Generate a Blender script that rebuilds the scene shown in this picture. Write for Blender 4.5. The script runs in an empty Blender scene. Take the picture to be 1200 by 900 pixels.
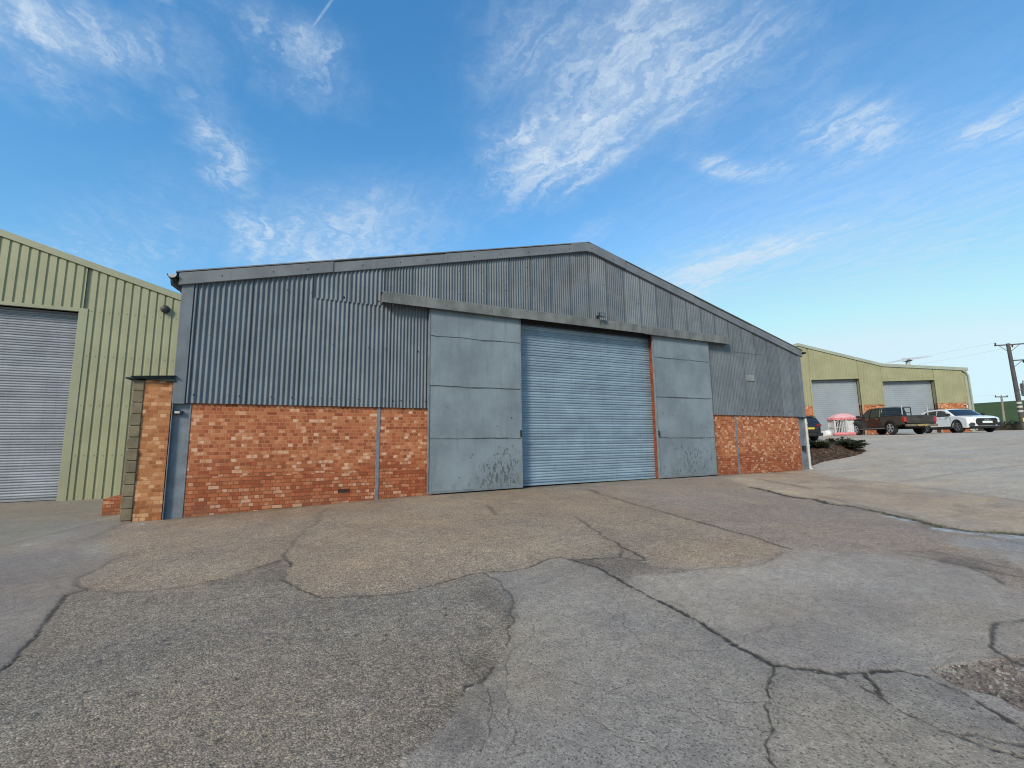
import bpy, bmesh, math, random
import numpy as np
from mathutils import Vector, Matrix
random.seed(7); rng = np.random.default_rng(7)
sc = bpy.context.scene
COL = sc.collection
PI = math.pi

# ------------------------------------------------------------------ camera (solved from the photograph, 1200x900 px)
FPX, PITCH, YAW, ROLL = 521.43, .1316, .4476, -.0124
CAM = np.array([0.0, -11.0153, 1.4])
_cp, _sp, _cy, _sy = math.cos(PITCH), math.sin(PITCH), math.cos(YAW), math.sin(YAW)
FW = np.array([_sy*_cp, _cy*_cp, _sp]); _R0 = np.array([_cy, -_sy, 0]); _U0 = np.cross(_R0, FW)
_c, _s = math.cos(ROLL), math.sin(ROLL)
RT = _c*_R0 + _s*_U0; UP = -_s*_R0 + _c*_U0
FH = np.array([_sy, _cy, 0.]); RH = np.array([_cy, -_sy, 0.])
def ray(px, py): return FW + RT*(px-600)/FPX - UP*(py-450)/FPX
def on_plane(px, py, P, Nn):
    r = ray(px, py); t = np.dot(np.array(P)-CAM, Nn)/np.dot(r, Nn); return CAM + r*t
def at_depth(px, py, Z): r = ray(px, py); return CAM + r/np.dot(r, FW)*Z
def facade(px, py, y=0.0): return on_plane(px, py, (0, y, 0), np.array([0, 1., 0]))

cd = bpy.data.cameras.new('camera'); cam = bpy.data.objects.new('camera', cd); COL.objects.link(cam)
cd.sensor_width = 36; cd.sensor_fit = 'HORIZONTAL'; cd.lens = FPX/1200*36; cd.clip_start = .05; cd.clip_end = 5000
M = Matrix((( RT[0], UP[0], -FW[0], CAM[0]), (RT[1], UP[1], -FW[1], CAM[1]), (RT[2], UP[2], -FW[2], CAM[2]), (0, 0, 0, 1)))
cam.matrix_world = M; sc.camera = cam

# ------------------------------------------------------------------ terrain height
def sp(t, k): return k*np.logaddexp(0, np.asarray(t, float)/k)
def sstep(t): t = np.clip(t, 0, 1); return t*t*(3-2*t)
def hgt(x, y):
    x = np.asarray(x, float); y = np.asarray(y, float)
    hf = np.interp(x, [-2.3, 2.94, 5.55, 10.4, 13, 17.9], [0, .16, .18, .21, .21, .19])
    base = hf*sstep((y+9.5)/9.0)
    x0 = 18.0 + .9*np.clip(y+.2, -12, 0)
    t = x - x0
    L = 14.0
    ramp = .1*(sp(t, .5)-sp(t-L, 1.2)) + .016*(sp(t-L, 1.2)-sp(t-60, 4))
    return base + ramp
def hz(x, y): return float(hgt(x, y))
_ts = np.concatenate([np.arange(.8, 12, .01), np.arange(12, 90, .03)])
def gp(px, py):
    r = ray(px, py); r = r/np.linalg.norm(r[:2])
    P = CAM[None, :] + _ts[:, None]*r[None, :]
    d = P[:, 2]-hgt(P[:, 0], P[:, 1])
    k = np.argmax(d < 0) if (d < 0).any() else len(_ts)-1
    return P[k, 0], P[k, 1]

# ------------------------------------------------------------------ small node language
def new_mat(name):
    m = bpy.data.materials.new(name); m.use_nodes = True; nt = m.node_tree; nt.nodes.clear(); return m, nt
def N(nt, typ, ins=None, **props):
    n = nt.nodes.new(typ)
    for k, v in props.items(): setattr(n, k, v)
    for k, v in (ins or {}).items():
        s = n.inputs[k]
        if isinstance(v, bpy.types.NodeSocket): nt.links.new(v, s)
        else: s.default_value = v
    return n
def math_(nt, op, a, b=0.0, c=0.0, clamp=False):
    n = N(nt, 'ShaderNodeMath', {0: a, 1: b, 2: c}, operation=op); n.use_clamp = clamp; return n.outputs[0]
def vmath(nt, op, a, b=(0, 0, 0)):
    n = N(nt, 'ShaderNodeVectorMath', {0: a, 1: b}, operation=op); return n.outputs['Value'] if op in ('DOT_PRODUCT', 'LENGTH') else n.outputs[0]
def mixc(nt, f, a, b, mode='MIX'):
    n = nt.nodes.new('ShaderNodeMix'); n.data_type = 'RGBA'; n.blend_type = mode; n.clamp_factor = True
    for s, v in ((n.inputs[0], f), (n.inputs[6], a), (n.inputs[7], b)):
        if isinstance(v, bpy.types.NodeSocket): nt.links.new(v, s)
        elif isinstance(v, (tuple, list)): s.default_value = (*v[:3], 1)
        else: s.default_value = v
    return n.outputs[2]
def mrange(nt, v, a, b, c=0., d=1., smooth=True):
    n = N(nt, 'ShaderNodeMapRange', {0: v, 1: a, 2: b, 3: c, 4: d}); n.interpolation_type = 'SMOOTHSTEP' if smooth else 'LINEAR'; return n.outputs[0]
def noise(nt, vec, scale, detail=4., rough=.55, dist=0., out=0):
    return N(nt, 'ShaderNodeTexNoise', {'Vector': vec, 'Scale': scale, 'Detail': detail, 'Roughness': rough, 'Distortion': dist}).outputs[out]
def objc(nt): return nt.nodes.new('ShaderNodeTexCoord').outputs['Object']
def scalev(nt, v, s): return N(nt, 'ShaderNodeVectorMath', {0: v, 1: s}, operation='MULTIPLY').outputs[0]
def ramp(nt, f, stops, interp='LINEAR'):
    n = N(nt, 'ShaderNodeValToRGB', {0: f}); cr = n.color_ramp; cr.interpolation = interp
    while len(cr.elements) < len(stops): cr.elements.new(.5)
    for e, (p, c) in zip(cr.elements, stops): e.position = p; e.color = (*c, 1)
    return n.outputs[0]
def finish(nt, col, rough=.7, metal=0., bump=None, bstr=.3, bdist=.01, spec=.5, coat=0., emit=None, alpha=None, trans=None):
    ins = {'Base Color': col if isinstance(col, bpy.types.NodeSocket) else (*col[:3], 1), 'Roughness': rough, 'Metallic': metal, 'Specular IOR Level': spec, 'Coat Weight': coat}
    if alpha is not None: ins['Alpha'] = alpha
    if trans is not None: ins['Transmission Weight'] = trans
    b = N(nt, 'ShaderNodeBsdfPrincipled', ins)
    if bump is not None:
        bn = N(nt, 'ShaderNodeBump', {'Strength': bstr, 'Distance': bdist, 'Height': bump}); nt.links.new(bn.outputs[0], b.inputs['Normal'])
    o = nt.nodes.new('ShaderNodeOutputMaterial'); nt.links.new(b.outputs[0], o.inputs[0])
def mul(c, k): return tuple(min(1, x*k) for x in c)

def surf(name, col, rough=.6, metal=0., var=.18, scale=2.5, streak=0., speck=0., speck_col=(.03, .03, .03), spec=.4, coat=0., bump=.15, bscale=60., slat=0.):
    """weathered uniform surface: big blotches, fine grain, optional vertical rain streaks and dark specks"""
    m, nt = new_mat(name); v = objc(nt)
    a = noise(nt, v, scale, 6., .6)
    c = mixc(nt, mrange(nt, a, .3, .7), mul(col, 1-var), mul(col, 1+var))
    g = noise(nt, v, bscale, 3., .6)
    c = mixc(nt, math_(nt, 'MULTIPLY', mrange(nt, g, .35, .7), var*.7), c, mul(col, .55))
    if streak:
        sv = scalev(nt, v, (9., 9., .35)); s_ = noise(nt, sv, 1.6, 5., .65)
        c = mixc(nt, math_(nt, 'MULTIPLY', mrange(nt, s_, .5, .78), streak), c, mul(col, .38))
    if speck:
        q = noise(nt, v, 14., 5., .7); c = mixc(nt, math_(nt, 'MULTIPLY', mrange(nt, q, .62, .7), speck), c, speck_col)
    if slat:
        fz = math_(nt, 'FLOOR', math_(nt, 'DIVIDE', N(nt, 'ShaderNodeSeparateXYZ', {0: v}).outputs[2], slat)); wn = mrange(nt, N(nt, 'ShaderNodeTexWhiteNoise', {'W': fz}, noise_dimensions='1D').outputs[0], 0, 1, .88, 1.1, False)
        lowd = noise(nt, scalev(nt, v, (.5, .5, 2.)), 1.2, 5., .7); wn = math_(nt, 'MULTIPLY', wn, mrange(nt, lowd, .3, .7, .86, 1.1, False))
        c = mixc(nt, 1., c, N(nt, 'ShaderNodeCombineColor', {0: wn, 1: wn, 2: wn}).outputs[0], 'MULTIPLY')
    r = mrange(nt, a, .2, .8, max(.02, rough-.08), min(1, rough+.1))
    finish(nt, c, r, metal, g if bump else None, bump, .004, spec, coat)
    return m
def plain(name, col, rough=.5, metal=0., spec=.5, coat=0., emit=None):
    m, nt = new_mat(name); finish(nt, col, rough, metal, spec=spec, coat=coat); return m

def brick_mat(name, stops, mortar, low_dark=.55, bond=True, wet_h=.9):
    m, nt = new_mat(name); v = objc(nt)
    sx = N(nt, 'ShaderNodeSeparateXYZ', {0: v})
    u = math_(nt, 'ADD', sx.outputs[0], sx.outputs[1])
    uv = N(nt, 'ShaderNodeCombineXYZ', {0: u, 1: sx.outputs[2], 2: 0.}).outputs[0]
    uv = N(nt, 'ShaderNodeVectorMath', {0: uv, 1: scalev(nt, noise(nt, v, 1.5, 2., .5, out=1), (.008, .008, 0))}, operation='ADD').outputs[0]
    bt = N(nt, 'ShaderNodeTexBrick', {'Vector': uv, 'Color1': (0, 0, 0, 1), 'Color2': (1, 1, 1, 1), 'Mortar': (.5, .5, .5, 1), 'Scale': 1., 'Mortar Size': .0055,
           'Mortar Smooth': .25, 'Bias': 0., 'Brick Width': .195, 'Row Height': .0765}, offset=.5, offset_frequency=2, squash=.5 if bond else 1., squash_frequency=2)
    bw = N(nt, 'ShaderNodeRGBToBW', {0: bt.outputs[0]}).outputs[0]
    n1 = noise(nt, v, 1.1, 4., .6); n2 = noise(nt, v, 45., 4., .65); n3 = noise(nt, scalev(nt, v, (1., 1., 1.5)), 9., 3., .6)
    bh = N(nt, 'ShaderNodeTexBrick', {'Vector': uv, 'Color1': (0, 0, 0, 1), 'Color2': (1, 1, 1, 1), 'Mortar': (.5, .5, .5, 1), 'Scale': 1., 'Mortar Size': .0055,
           'Mortar Smooth': .25, 'Bias': 0., 'Brick Width': .1075, 'Row Height': .0765}, offset=.5, offset_frequency=2, squash=1., squash_frequency=2)
    hw = N(nt, 'ShaderNodeRGBToBW', {0: bh.outputs[0]}).outputs[0]
    rowr = N(nt, 'ShaderNodeTexWhiteNoise', {'W': math_(nt, 'FLOOR', math_(nt, 'DIVIDE', sx.outputs[2], .0765))}, noise_dimensions='1D').outputs[0]
    # header courses, mostly above the raked stretcher courses at the foot
    hsel = math_(nt, 'GREATER_THAN', math_(nt, 'ADD', rowr, mrange(nt, sx.outputs[2], .5, 1.1, -.6, .25)), .5)
    bw = math_(nt, 'ADD', math_(nt, 'MULTIPLY', bw, math_(nt, 'SUBTRACT', 1., hsel)), math_(nt, 'MULTIPLY', hw, hsel))
    joint = math_(nt, 'ADD', math_(nt, 'MULTIPLY', bt.outputs[1], math_(nt, 'SUBTRACT', 1., hsel)), math_(nt, 'MULTIPLY', bh.outputs[1], hsel))
    t = math_(nt, 'ADD', bw, math_(nt, 'MULTIPLY', math_(nt, 'SUBTRACT', n1, .5), .16))
    t = math_(nt, 'ADD', t, math_(nt, 'MULTIPLY', math_(nt, 'SUBTRACT', n2, .5), .3))
    t = math_(nt, 'ADD', math_(nt, 'ADD', math_(nt, 'MULTIPLY', math_(nt, 'SUBTRACT', t, .5), 1.0), .5), math_(nt, 'MULTIPLY', math_(nt, 'SUBTRACT', n3, .5), .8), clamp=True)
    c = ramp(nt, t, stops)
    # smeared mortar comes off the lower courses, which leaves their joints raked and dark
    hm = math_(nt, 'ADD', sx.outputs[2], math_(nt, 'MULTIPLY', math_(nt, 'SUBTRACT', n1, .5), 1.6))
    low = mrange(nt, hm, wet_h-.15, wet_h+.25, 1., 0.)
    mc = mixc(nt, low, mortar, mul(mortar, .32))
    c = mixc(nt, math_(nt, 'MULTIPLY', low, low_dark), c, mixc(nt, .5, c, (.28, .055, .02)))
    c = mixc(nt, joint, c, mc)
    dirt = noise(nt, scalev(nt, v, (1, 1, .5)), 2.2, 6., .65)
    c = mixc(nt, math_(nt, 'MULTIPLY', mrange(nt, dirt, .55, .8), .35), c, (.10, .06, .045))
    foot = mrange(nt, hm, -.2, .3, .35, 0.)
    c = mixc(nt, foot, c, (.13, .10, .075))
    hgtv = math_(nt, 'ADD', math_(nt, 'MULTIPLY', math_(nt, 'SUBTRACT', 1., joint), 1.), math_(nt, 'MULTIPLY', n2, .35))
    finish(nt, c, .9, 0, hgtv, .55, .008, .25)
    return m

# ------------------------------------------------------------------ mesh builder
class MB:
    def __init__(s): s.v = []; s.f = []; s.m = []; s.mi = 0
    def add(s, vs, fs):
        o = len(s.v); s.v += [tuple(map(float, p)) for p in vs]
        for f in fs: s.f.append([i+o for i in f]); s.m.append(s.mi)
        return s
    def box(s, x0, x1, y0, y1, z0, z1):
        return s.add([(x0, y0, z0), (x1, y0, z0), (x1, y1, z0), (x0, y1, z0), (x0, y0, z1), (x1, y0, z1), (x1, y1, z1), (x0, y1, z1)],
                     [(3, 2, 1, 0), (4, 5, 6, 7), (0, 1, 5, 4), (1, 2, 6, 5), (2, 3, 7, 6), (3, 0, 4, 7)])
    def prism(s, poly, axis, a, b):
        """poly: 2-D outline; axis 'y': (x,z), 'x': (y,z), 'z': (x,y)"""
        n = len(poly)
        def P(p, t): return {'y': (p[0], t, p[1]), 'x': (t, p[0], p[1]), 'z': (p[0], p[1], t)}[axis]
        vs = [P(p, a) for p in poly] + [P(p, b) for p in poly]
        return s.add(vs, [list(range(n))[::-1], list(range(n, 2*n))] + [(i, (i+1) % n, (i+1) % n+n, i+n) for i in range(n)])
    def tube(s, pts, r, n=8, caps=True):
        pts = [Vector(p) for p in pts]; rs = r if isinstance(r, (list, tuple)) else [r]*len(pts)
        vs = []; fs = []
        for i, p in enumerate(pts):
            d = (pts[min(i+1, len(pts)-1)]-pts[max(i-1, 0)]).normalized()
            a = d.orthogonal().normalized() if i == 0 else (pa - d*pa.dot(d)).normalized()
            pa = a; b = d.cross(a)
            vs += [p + (a*math.cos(2*PI*k/n)+b*math.sin(2*PI*k/n))*rs[i] for k in range(n)]
        for i in range(len(pts)-1):
            fs += [(i*n+k, i*n+(k+1) % n, (i+1)*n+(k+1) % n, (i+1)*n+k) for k in range(n)]
        if caps: fs += [list(range(n))[::-1], list(range((len(pts)-1)*n, len(pts)*n))]
        return s.add(vs, fs)
    def lathe(s, prof, n=24, c=(0, 0, 0), axis='z'):
        """prof: list of (r, h) along the axis"""
        vs = []
        for r, h in prof:
            for k in range(n):
                a = 2*PI*k/n; u, w = r*math.cos(a), r*math.sin(a)
                q = {'z': (u, w, h), 'y': (u, h, w), 'x': (h, u, w)}[axis]
                vs.append((q[0]+c[0], q[1]+c[1], q[2]+c[2]))
        fs = []
        for i in range(len(prof)-1): fs += [(i*n+k, i*n+(k+1) % n, (i+1)*n+(k+1) % n, (i+1)*n+k) for k in range(n)]
        fs += [list(range(n))[::-1], list(range((len(prof)-1)*n, len(prof)*n))]
        return s.add(vs, fs)
    def build(s, name, mats, parent=None, bevel=0., smooth=0., seg=2, off=None):
        me = bpy.data.meshes.new(name)
        if off is None: off = (0, 0, 0) if parent is None or parent.get('local') else tuple(parent.location)
        v = [(x-off[0], y-off[1], z-off[2]) for x, y, z in s.v] if any(off) else s.v
        me.from_pydata(v, [], s.f); me.validate()
        mats = mats if isinstance(mats, (list, tuple)) else [mats]
        for m in mats: me.materials.append(m)
        if len(mats) > 1: me.polygons.foreach_set('material_index', s.m)
        bm = bmesh.new(); bm.from_mesh(me); bmesh.ops.recalc_face_normals(bm, faces=bm.faces); bm.to_mesh(me); bm.free()
        if smooth:
            me.polygons.foreach_set('use_smooth', [True]*len(me.polygons)); me.set_sharp_from_angle(angle=math.radians(smooth))
        o = bpy.data.objects.new(name, me); COL.objects.link(o)
        if parent is not None: o.parent = parent
        if bevel:
            b = o.modifiers.new('bevel', 'BEVEL'); b.width = bevel; b.segments = seg; b.limit_method = 'ANGLE'; b.angle_limit = math.radians(35)
        return o
def tag(o, label=None, cat=None, group=None, kind=None):
    if label: o['label'] = label
    if cat: o['category'] = cat
    if group: o['group'] = group
    if kind: o['kind'] = kind
    return o
def thing(name, label, cat, loc, rz=0., group=None, local=False):
    o = bpy.data.objects.new(name, None); COL.objects.link(o); o.location = tuple(map(float, loc)); o.rotation_euler = (0, 0, rz)
    o.empty_display_size = .2
    if local: o['local'] = 1
    return tag(o, label, cat, group)

# ------------------------------------------------------------------ materials
BR_STOPS = [(0., (.25, .068, .032)), (.3, (.36, .108, .046)), (.6, (.42, .145, .062)), (.8, (.46, .18, .085)), (.9, (.53, .26, .145)), (1., (.62, .39, .26))]
M_BRICK = brick_mat('red_brick', BR_STOPS, (.43, .21, .11))
M_BRICK2 = brick_mat('orange_brick', [(0., (.26, .09, .035)), (.35, (.40, .155, .06)), (.7, (.47, .21, .09)), (1., (.60, .34, .18))], (.38, .20, .10), .15, True, .2)
def cladding_mat(name, col, lap, var, streak, lich, x_off=0., vcol=.12):
    m, nt = new_mat(name); v = objc(nt); sx = N(nt, 'ShaderNodeSeparateXYZ', {0: v})
    q = math_(nt, 'DIVIDE', math_(nt, 'ADD', sx.outputs[0], x_off), lap)
    fl = math_(nt, 'FLOOR', q); fr = math_(nt, 'FRACT', q)
    wn = N(nt, 'ShaderNodeTexWhiteNoise', {'W': fl}, noise_dimensions='1D').outputs[0]
    a = noise(nt, v, 1.3, 6., .62)
    c = mixc(nt, mrange(nt, a, .3, .7), mul(col, 1-var), mul(col, 1+var))
    c = mixc(nt, 1., c, N(nt, 'ShaderNodeCombineColor', {0: mrange(nt, wn, 0, 1, 1-vcol, 1+vcol), 1: mrange(nt, wn, 0, 1, 1-vcol, 1+vcol), 2: mrange(nt, wn, 0, 1, 1-vcol, 1+vcol*.7)}).outputs[0], 'MULTIPLY')
    st = noise(nt, scalev(nt, v, (16., 3., .28)), 1.7, 6., .68)
    c = mixc(nt, math_(nt, 'MULTIPLY', mrange(nt, st, .5, .74), streak), c, mul(col, .42))
    li = noise(nt, v, 9., 6., .72)
    c = mixc(nt, math_(nt, 'MULTIPLY', mrange(nt, li, .56, .7), lich), c, mul(col, 1.45))
    far_ = mrange(nt, sx.outputs[0], 3.5, 7.5, 1., .88) if lap < .9 else mrange(nt, sx.outputs[0], 0., 1., 1., 1.)
    c = mixc(nt, 1., c, N(nt, 'ShaderNodeCombineColor', {0: far_, 1: far_, 2: far_}).outputs[0], 'MULTIPLY')
    seam = math_(nt, 'LESS_THAN', fr, .022/lap)
    c = mixc(nt, math_(nt, 'MULTIPLY', seam, .72), c, mul(col, .25))
    g = noise(nt, v, 55., 3., .6)
    c = mixc(nt, math_(nt, 'MULTIPLY', mrange(nt, g, .4, .75), .25), c, mul(col, .5))
    finish(nt, c, .72, 0., g, .12, .003, .3)
    return m
M_CLADL = cladding_mat('painted_corrugated_sheet', (.168, .192, .215), 1.0, .12, .35, .10, vcol=.05)
M_CLADR = cladding_mat('weathered_corrugated_sheet', (.152, .174, .194), .684, .14, .5, .30)
M_FLASH = surf('grey_flashing', (.15, .17, .19), .55, .0, .16, 2., .35, .2)
M_VERGE = surf('grey_verge', (.168, .18, .19), .6, 0., .16, 1.6, .25, .25)
M_TRACK = surf('lichened_track_cover', (.165, .17, .165), .8, 0., .3, 2.2, .55, .75, (.045, .043, .04))
M_STEEL = surf('grey_painted_steel', (.165, .19, .215), .5, 0., .25, 3., .4, .35, (.03, .03, .035))
M_STEEL2 = surf('mid_grey_painted_steel', (.16, .18, .21), .55, 0., .25, 3., .4, .3, (.05, .04, .04))
M_DARK = plain('dark_void', (.012, .012, .013), .9)
M_BLACK = surf('black_plastic', (.022, .022, .024), .5, 0., .2, 5., 0, 0)
M_ROOF = surf('roof_sheet', (.17, .18, .185), .75, 0., .25, 1., .3, .3)
M_ORANGE = surf('red_oxide_steel', (.205, .056, .028), .8, 0., .35, 5., .6, .4, (.16, .07, .04))
M_WHITEP = surf('off_white_plastic', (.48, .47, .43), .45, 0., .12, 3., .3, .15, (.2, .2, .17))
M_GREEN = surf('olive_sheet', (.325, .32, .195), .48, 0., .07, 1.2, .16, .06, (.16, .17, .09), bump=0)
M_GREENT = surf('olive_trim', (.31, .31, .20), .48, 0., .06, 1.2, .1, .05, (.16, .17, .09), bump=0)
M_PALE = surf('pale_olive_sheet', (.29, .28, .165), .55, 0., .1, .8, .42, .12, (.3, .29, .16), bump=0)
M_PALET = surf('pale_trim', (.30, .33, .27), .5, 0., .1, 1., .1, 0, bump=0)
M_SHUT = surf('silver_shutter', (.285, .30, .325), .42, .15, .08, 1.6, .25, .12, (.16, .16, .18), bump=0, slat=.0715)
M_SHUTW = surf('pale_shutter', (.27, .305, .335), .5, .05, .06, 1., .15, .05, (.3, .3, .3), bump=0)
M_SHUTB = surf('blue_grey_shutter', (.252, .338, .408), .45, .05, .1, 1.4, .3, .25, (.12, .15, .17), bump=0, slat=.075)
M_BLOCK = surf('concrete_block', (.185, .15, .095), .95, 0., .3, 3., .3, .4, (.13, .12, .06), bump=.5, bscale=35)
M_SLATE = surf('dark_felt_sheet', (.035, .05, .048), .8, 0., .35, 6., 0., .3)

M_DOORF = surf('door_edge_paint', (.165, .19, .205), .6, 0., .2, 4., .3, .3)
M_SEAM = surf('dark_lap_seam', (.055, .058, .06), .9, 0., .5, 9.)  # door laps: open gap and its shadow in one dark colour
def door_mat(name, seed, cx=0., wide=.5):
    m, nt = new_mat(name); v = objc(nt); vx0 = N(nt, 'ShaderNodeSeparateXYZ', {0: v}).outputs[0]; v = N(nt, 'ShaderNodeVectorMath', {0: v, 1: (seed, 0, 0)}, operation='ADD').outputs[0]
    sx = N(nt, 'ShaderNodeSeparateXYZ', {0: v}); col = (.196, .233, .256)
    a = noise(nt, v, .9, 6., .6)
    c = mixc(nt, mrange(nt, a, .3, .7), mul(col, .80), mul(col, 1.16))
    f2 = noise(nt, scalev(nt, v, (7., 1., .5)), 1.5, 6., .65)
    c = mixc(nt, math_(nt, 'MULTIPLY', mrange(nt, f2, .5, .75), .45), c, mul(col, .6))
    f3 = noise(nt, v, 5., 6., .7); c = mixc(nt, math_(nt, 'MULTIPLY', mrange(nt, f3, .55, .75), .22), c, (.33, .36, .36))
    # peeled paint low on the sheet: vertical flakes
    z = sx.outputs[2]
    band = mrange(nt, z, .7, 2.1, 1., 0.)
    pe = noise(nt, scalev(nt, v, (7., 1., 3.0)), 2.3, 7., .72)
    lo = math_(nt, 'SUBTRACT', .80, math_(nt, 'MULTIPLY', band, .215))
    drift = math_(nt, 'ADD', mrange(nt, math_(nt, 'ABSOLUTE', math_(nt, 'SUBTRACT', vx0, cx)), wide*.3, wide, -.055, .07), mrange(nt, noise(nt, scalev(nt, v, (1., 1., .6)), 1.5, 3., .5), .4, .62, .03, -.03))
    pm = math_(nt, 'MULTIPLY', mrange(nt, math_(nt, 'SUBTRACT', pe, math_(nt, 'ADD', lo, drift)), 0., .03), .7)
    c = mixc(nt, pm, c, (.045, .055, .055))
    gr = noise(nt, v, 6., 5., .65)
    c = mixc(nt, math_(nt, 'MULTIPLY', math_(nt, 'MULTIPLY', mrange(nt, z, .1, .75, 1., 0.), mrange(nt, gr, .45, .65)), .5), c, (.11, .135, .075))
    sm = noise(nt, v, 70., 2., .5)
    finish(nt, c, mrange(nt, a, .2, .8, .5, .7), 0., math_(nt, 'SUBTRACT', sm, math_(nt, 'MULTIPLY', pm, 2.)), .12, .004, .35)
    return m

# ------------------------------------------------------------------ the grey barn
XL, XR, ZC, ZE, ZA = -2.297, 18.215, 2.286, 4.976, 7.577
XM = (XL+XR)/2; SL = (ZA-ZE)/(XM-XL)
def roofz(x): return ZA - SL*abs(x-XM)
D1, P1, D2, R2, D3, D4, P2 = 2.942, 1.723, 5.573, 10.303, 10.454, 13.07, 14.196
T1, T2, TB, TT = 1.761, 14.227, 4.912, 5.183
CD = -CAM[1]
def F(x, z, y): k = (CD+y)/CD; return x*k, 1.4+(z-1.4)*k      # a facade-plane point moved along its sight line to depth y
BARN = thing('barn', 'wide grey corrugated barn with brick base, sliding doors and blue roller shutter', 'barn', (XM, 0, 0))
BARNL = 26.0
# body behind the front
b = MB(); b.box(XL+.06, XL+.26, .26, BARNL, -.4, ZE-.15); b.box(XR-.26, XR-.06, .26, BARNL, -.4, ZE-.15)
b.prism([(XL+.06, -.4), (XR-.06, -.4), (XR-.06, ZE-.15), (XM, ZA-.15), (XL+.06, ZE-.15)], 'y', BARNL, BARNL+.2)
b.build('wall', M_ROOF, BARN)
def corr(mb, x0, x1, pitch, amp, y0, zb, zt, rows=(), per=8, step=None, lap=None):
    n = max(8, int((x1-x0)/pitch*per)); zlist = None; base = len(mb.v); nr = 2+len(rows)
    vs = []
    for i in range(n+1):
        x = x0+(x1-x0)*i/n; yy = y0 - (amp(x) if callable(amp) else amp)*math.cos(2*PI*(x-x0)/pitch)
        if lap: yy -= .006*(((x-x0)/lap) % 1.0)
        t = zt(x) if callable(zt) else zt; bt = zb(x) if callable(zb) else zb
        vs += [(x, yy, bt), (x, yy, t)]
    mb.add(vs, [(2*i, 2*i+2, 2*i+3, 2*i+1) for i in range(n)])
under = lambda x: roofz(x)-.1
# painted sheets on the left: pitch 0.1 m, upper ones lap over the lower ones along part of the width
c = MB(); xs = XL+.14
corr(c, xs, T1, .1, .0205, -.048, ZC, lambda x: min(under(x), 4.81) if .18 < x else under(x))
corr(c, .18, T1, .1, .0205, -.058, 4.79, under)
corr(c, T1, D1+.05, .0835, .021, -.045, ZC, lambda x: 5.1)
c.mi = 1
for (zz, st, dx) in ((2.46, .4, 0), (3.72, .8, .2), (4.9, .5, .1)):
    x = xs+.2+dx
    while x < D1-.05:
        xx = xs+round((x-xs)/.1)*.1 if x < T1 else x
        if random.random() < .75 and not (zz > 4.5 and x > T1-.1): c.box(xx-.011, xx+.011, -.085 if zz > 4.85 and x > .18 else -.072, -.04, zz-.011+random.uniform(-.02, .02), zz+.011)
        x += st*random.choice((.5, 1, 1.5))
c.build('cladding', [M_CLADL, M_BLACK], BARN, smooth=80)
c = MB()
AMP = lambda x: float(np.interp(x, [2, 8, 13, 18], [.0165, .0125, .007, .005]))
corr(c, T1, XR-.1, .076, AMP, -.047, lambda x: 5.0, under, per=6, lap=.684)
corr(c, D4-.1, T2+.05, .076, AMP, -.047, ZC, 5.1, per=6, lap=.684)
corr(c, T2+.05, XR-.1, .076, AMP, -.047, ZC, lambda x: min(5.02, under(x)), per=6, lap=.684)
corr(c, T2+.05, 15.95, .076, AMP, -.058, 4.62, lambda x: min(5.02, under(x)), per=6, lap=.684)
c.mi = 1
for x in np.arange(T1+.6, XR-.3, .684):
    for zz in (roofz(x)-.55, roofz(x)-1.15):
        if zz > 5.3 and random.random() < .55: zz += random.uniform(-.06, .06); c.box(x-.009, x+.009, -.07, -.04, zz-.009, zz+.009)
for x in np.arange(T2+.3, XR-.3, .684): c.box(x-.012, x+.012, -.075, -.04, 2.48, 2.504)
c.build('cladding', [M_CLADR, M_BLACK], BARN, smooth=80)
# sheathing behind the sheets
b = MB(); b.prism([(XL+.05, ZC+.02), (D2-.06, ZC+.02), (D2-.06, 4.95), (R2+.12, 4.95), (R2+.12, ZC+.02), (XR-.05, ZC+.02), (XR-.05, ZE-.14), (XM, ZA-.14), (XL+.05, ZE-.14)], 'y', -.018, .08)
b.build('sheeting_rail', M_DARK, BARN)
# corner flashings
b = MB()
b.prism([(XL-.01, ZC-.02), (XL+.2, ZC-.02), (XL+.2, roofz(XL+.2)-.16), (XL-.01, roofz(XL)-.16)], 'y', -.075, -.02); b.box(XL-.01, XL+.02, -.02, .3, ZC-.02, ZE-.16)
b.build('corner_flashing', M_FLASH, BARN, bevel=.006)
b = MB()
b.prism([(XR-.16, ZC-.02), (XR+.01, ZC-.02), (XR+.01, roofz(XR)-.16), (XR-.16, roofz(XR-.16)-.16)], 'y', -.075, -.02); b.box(XR-.02, XR+.01, -.02, .3, ZC-.02, ZE-.16)
b.build('corner_flashing', M_FLASH, BARN, bevel=.006)
# verge flashings, lapped pieces
def verge(xa, xb, y0, up):
    m = MB(); h_ = .25
    pl = [(xa, roofz(xa)-h_), (xb, roofz(xb)-h_), (xb, roofz(xb)+up), (xa, roofz(xa)+up)]
    if xa < XM < xb: pl = [(xa, roofz(xa)-h_), (XM-.12, roofz(XM-.12)-h_), (XM+.12, roofz(XM+.12)-h_), (xb, roofz(xb)-h_), (xb, roofz(xb)+up), (XM+.12, roofz(XM+.12)+up), (XM-.12, roofz(XM-.12)+up), (xa, roofz(xa)+up)]
    m.prism(pl, 'y', y0, -.03)
    m.mi = 1
    for k in range(1, int((xb-xa)/.8)+1):
        x = xa+k*.8+random.uniform(-.1, .1)
        if x < xb-.05: m.box(x-.012, x+.012, y0-.012, y0+.01, roofz(x)-.14, roofz(x)-.116)
    m.build('verge_flashing', [M_VERGE, M_BLACK], BARN, bevel=.008)
ve = [XL-.06, .55, 3.35, 7.35, 9.35, 12.4, 15.4, XR+.06]
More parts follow.
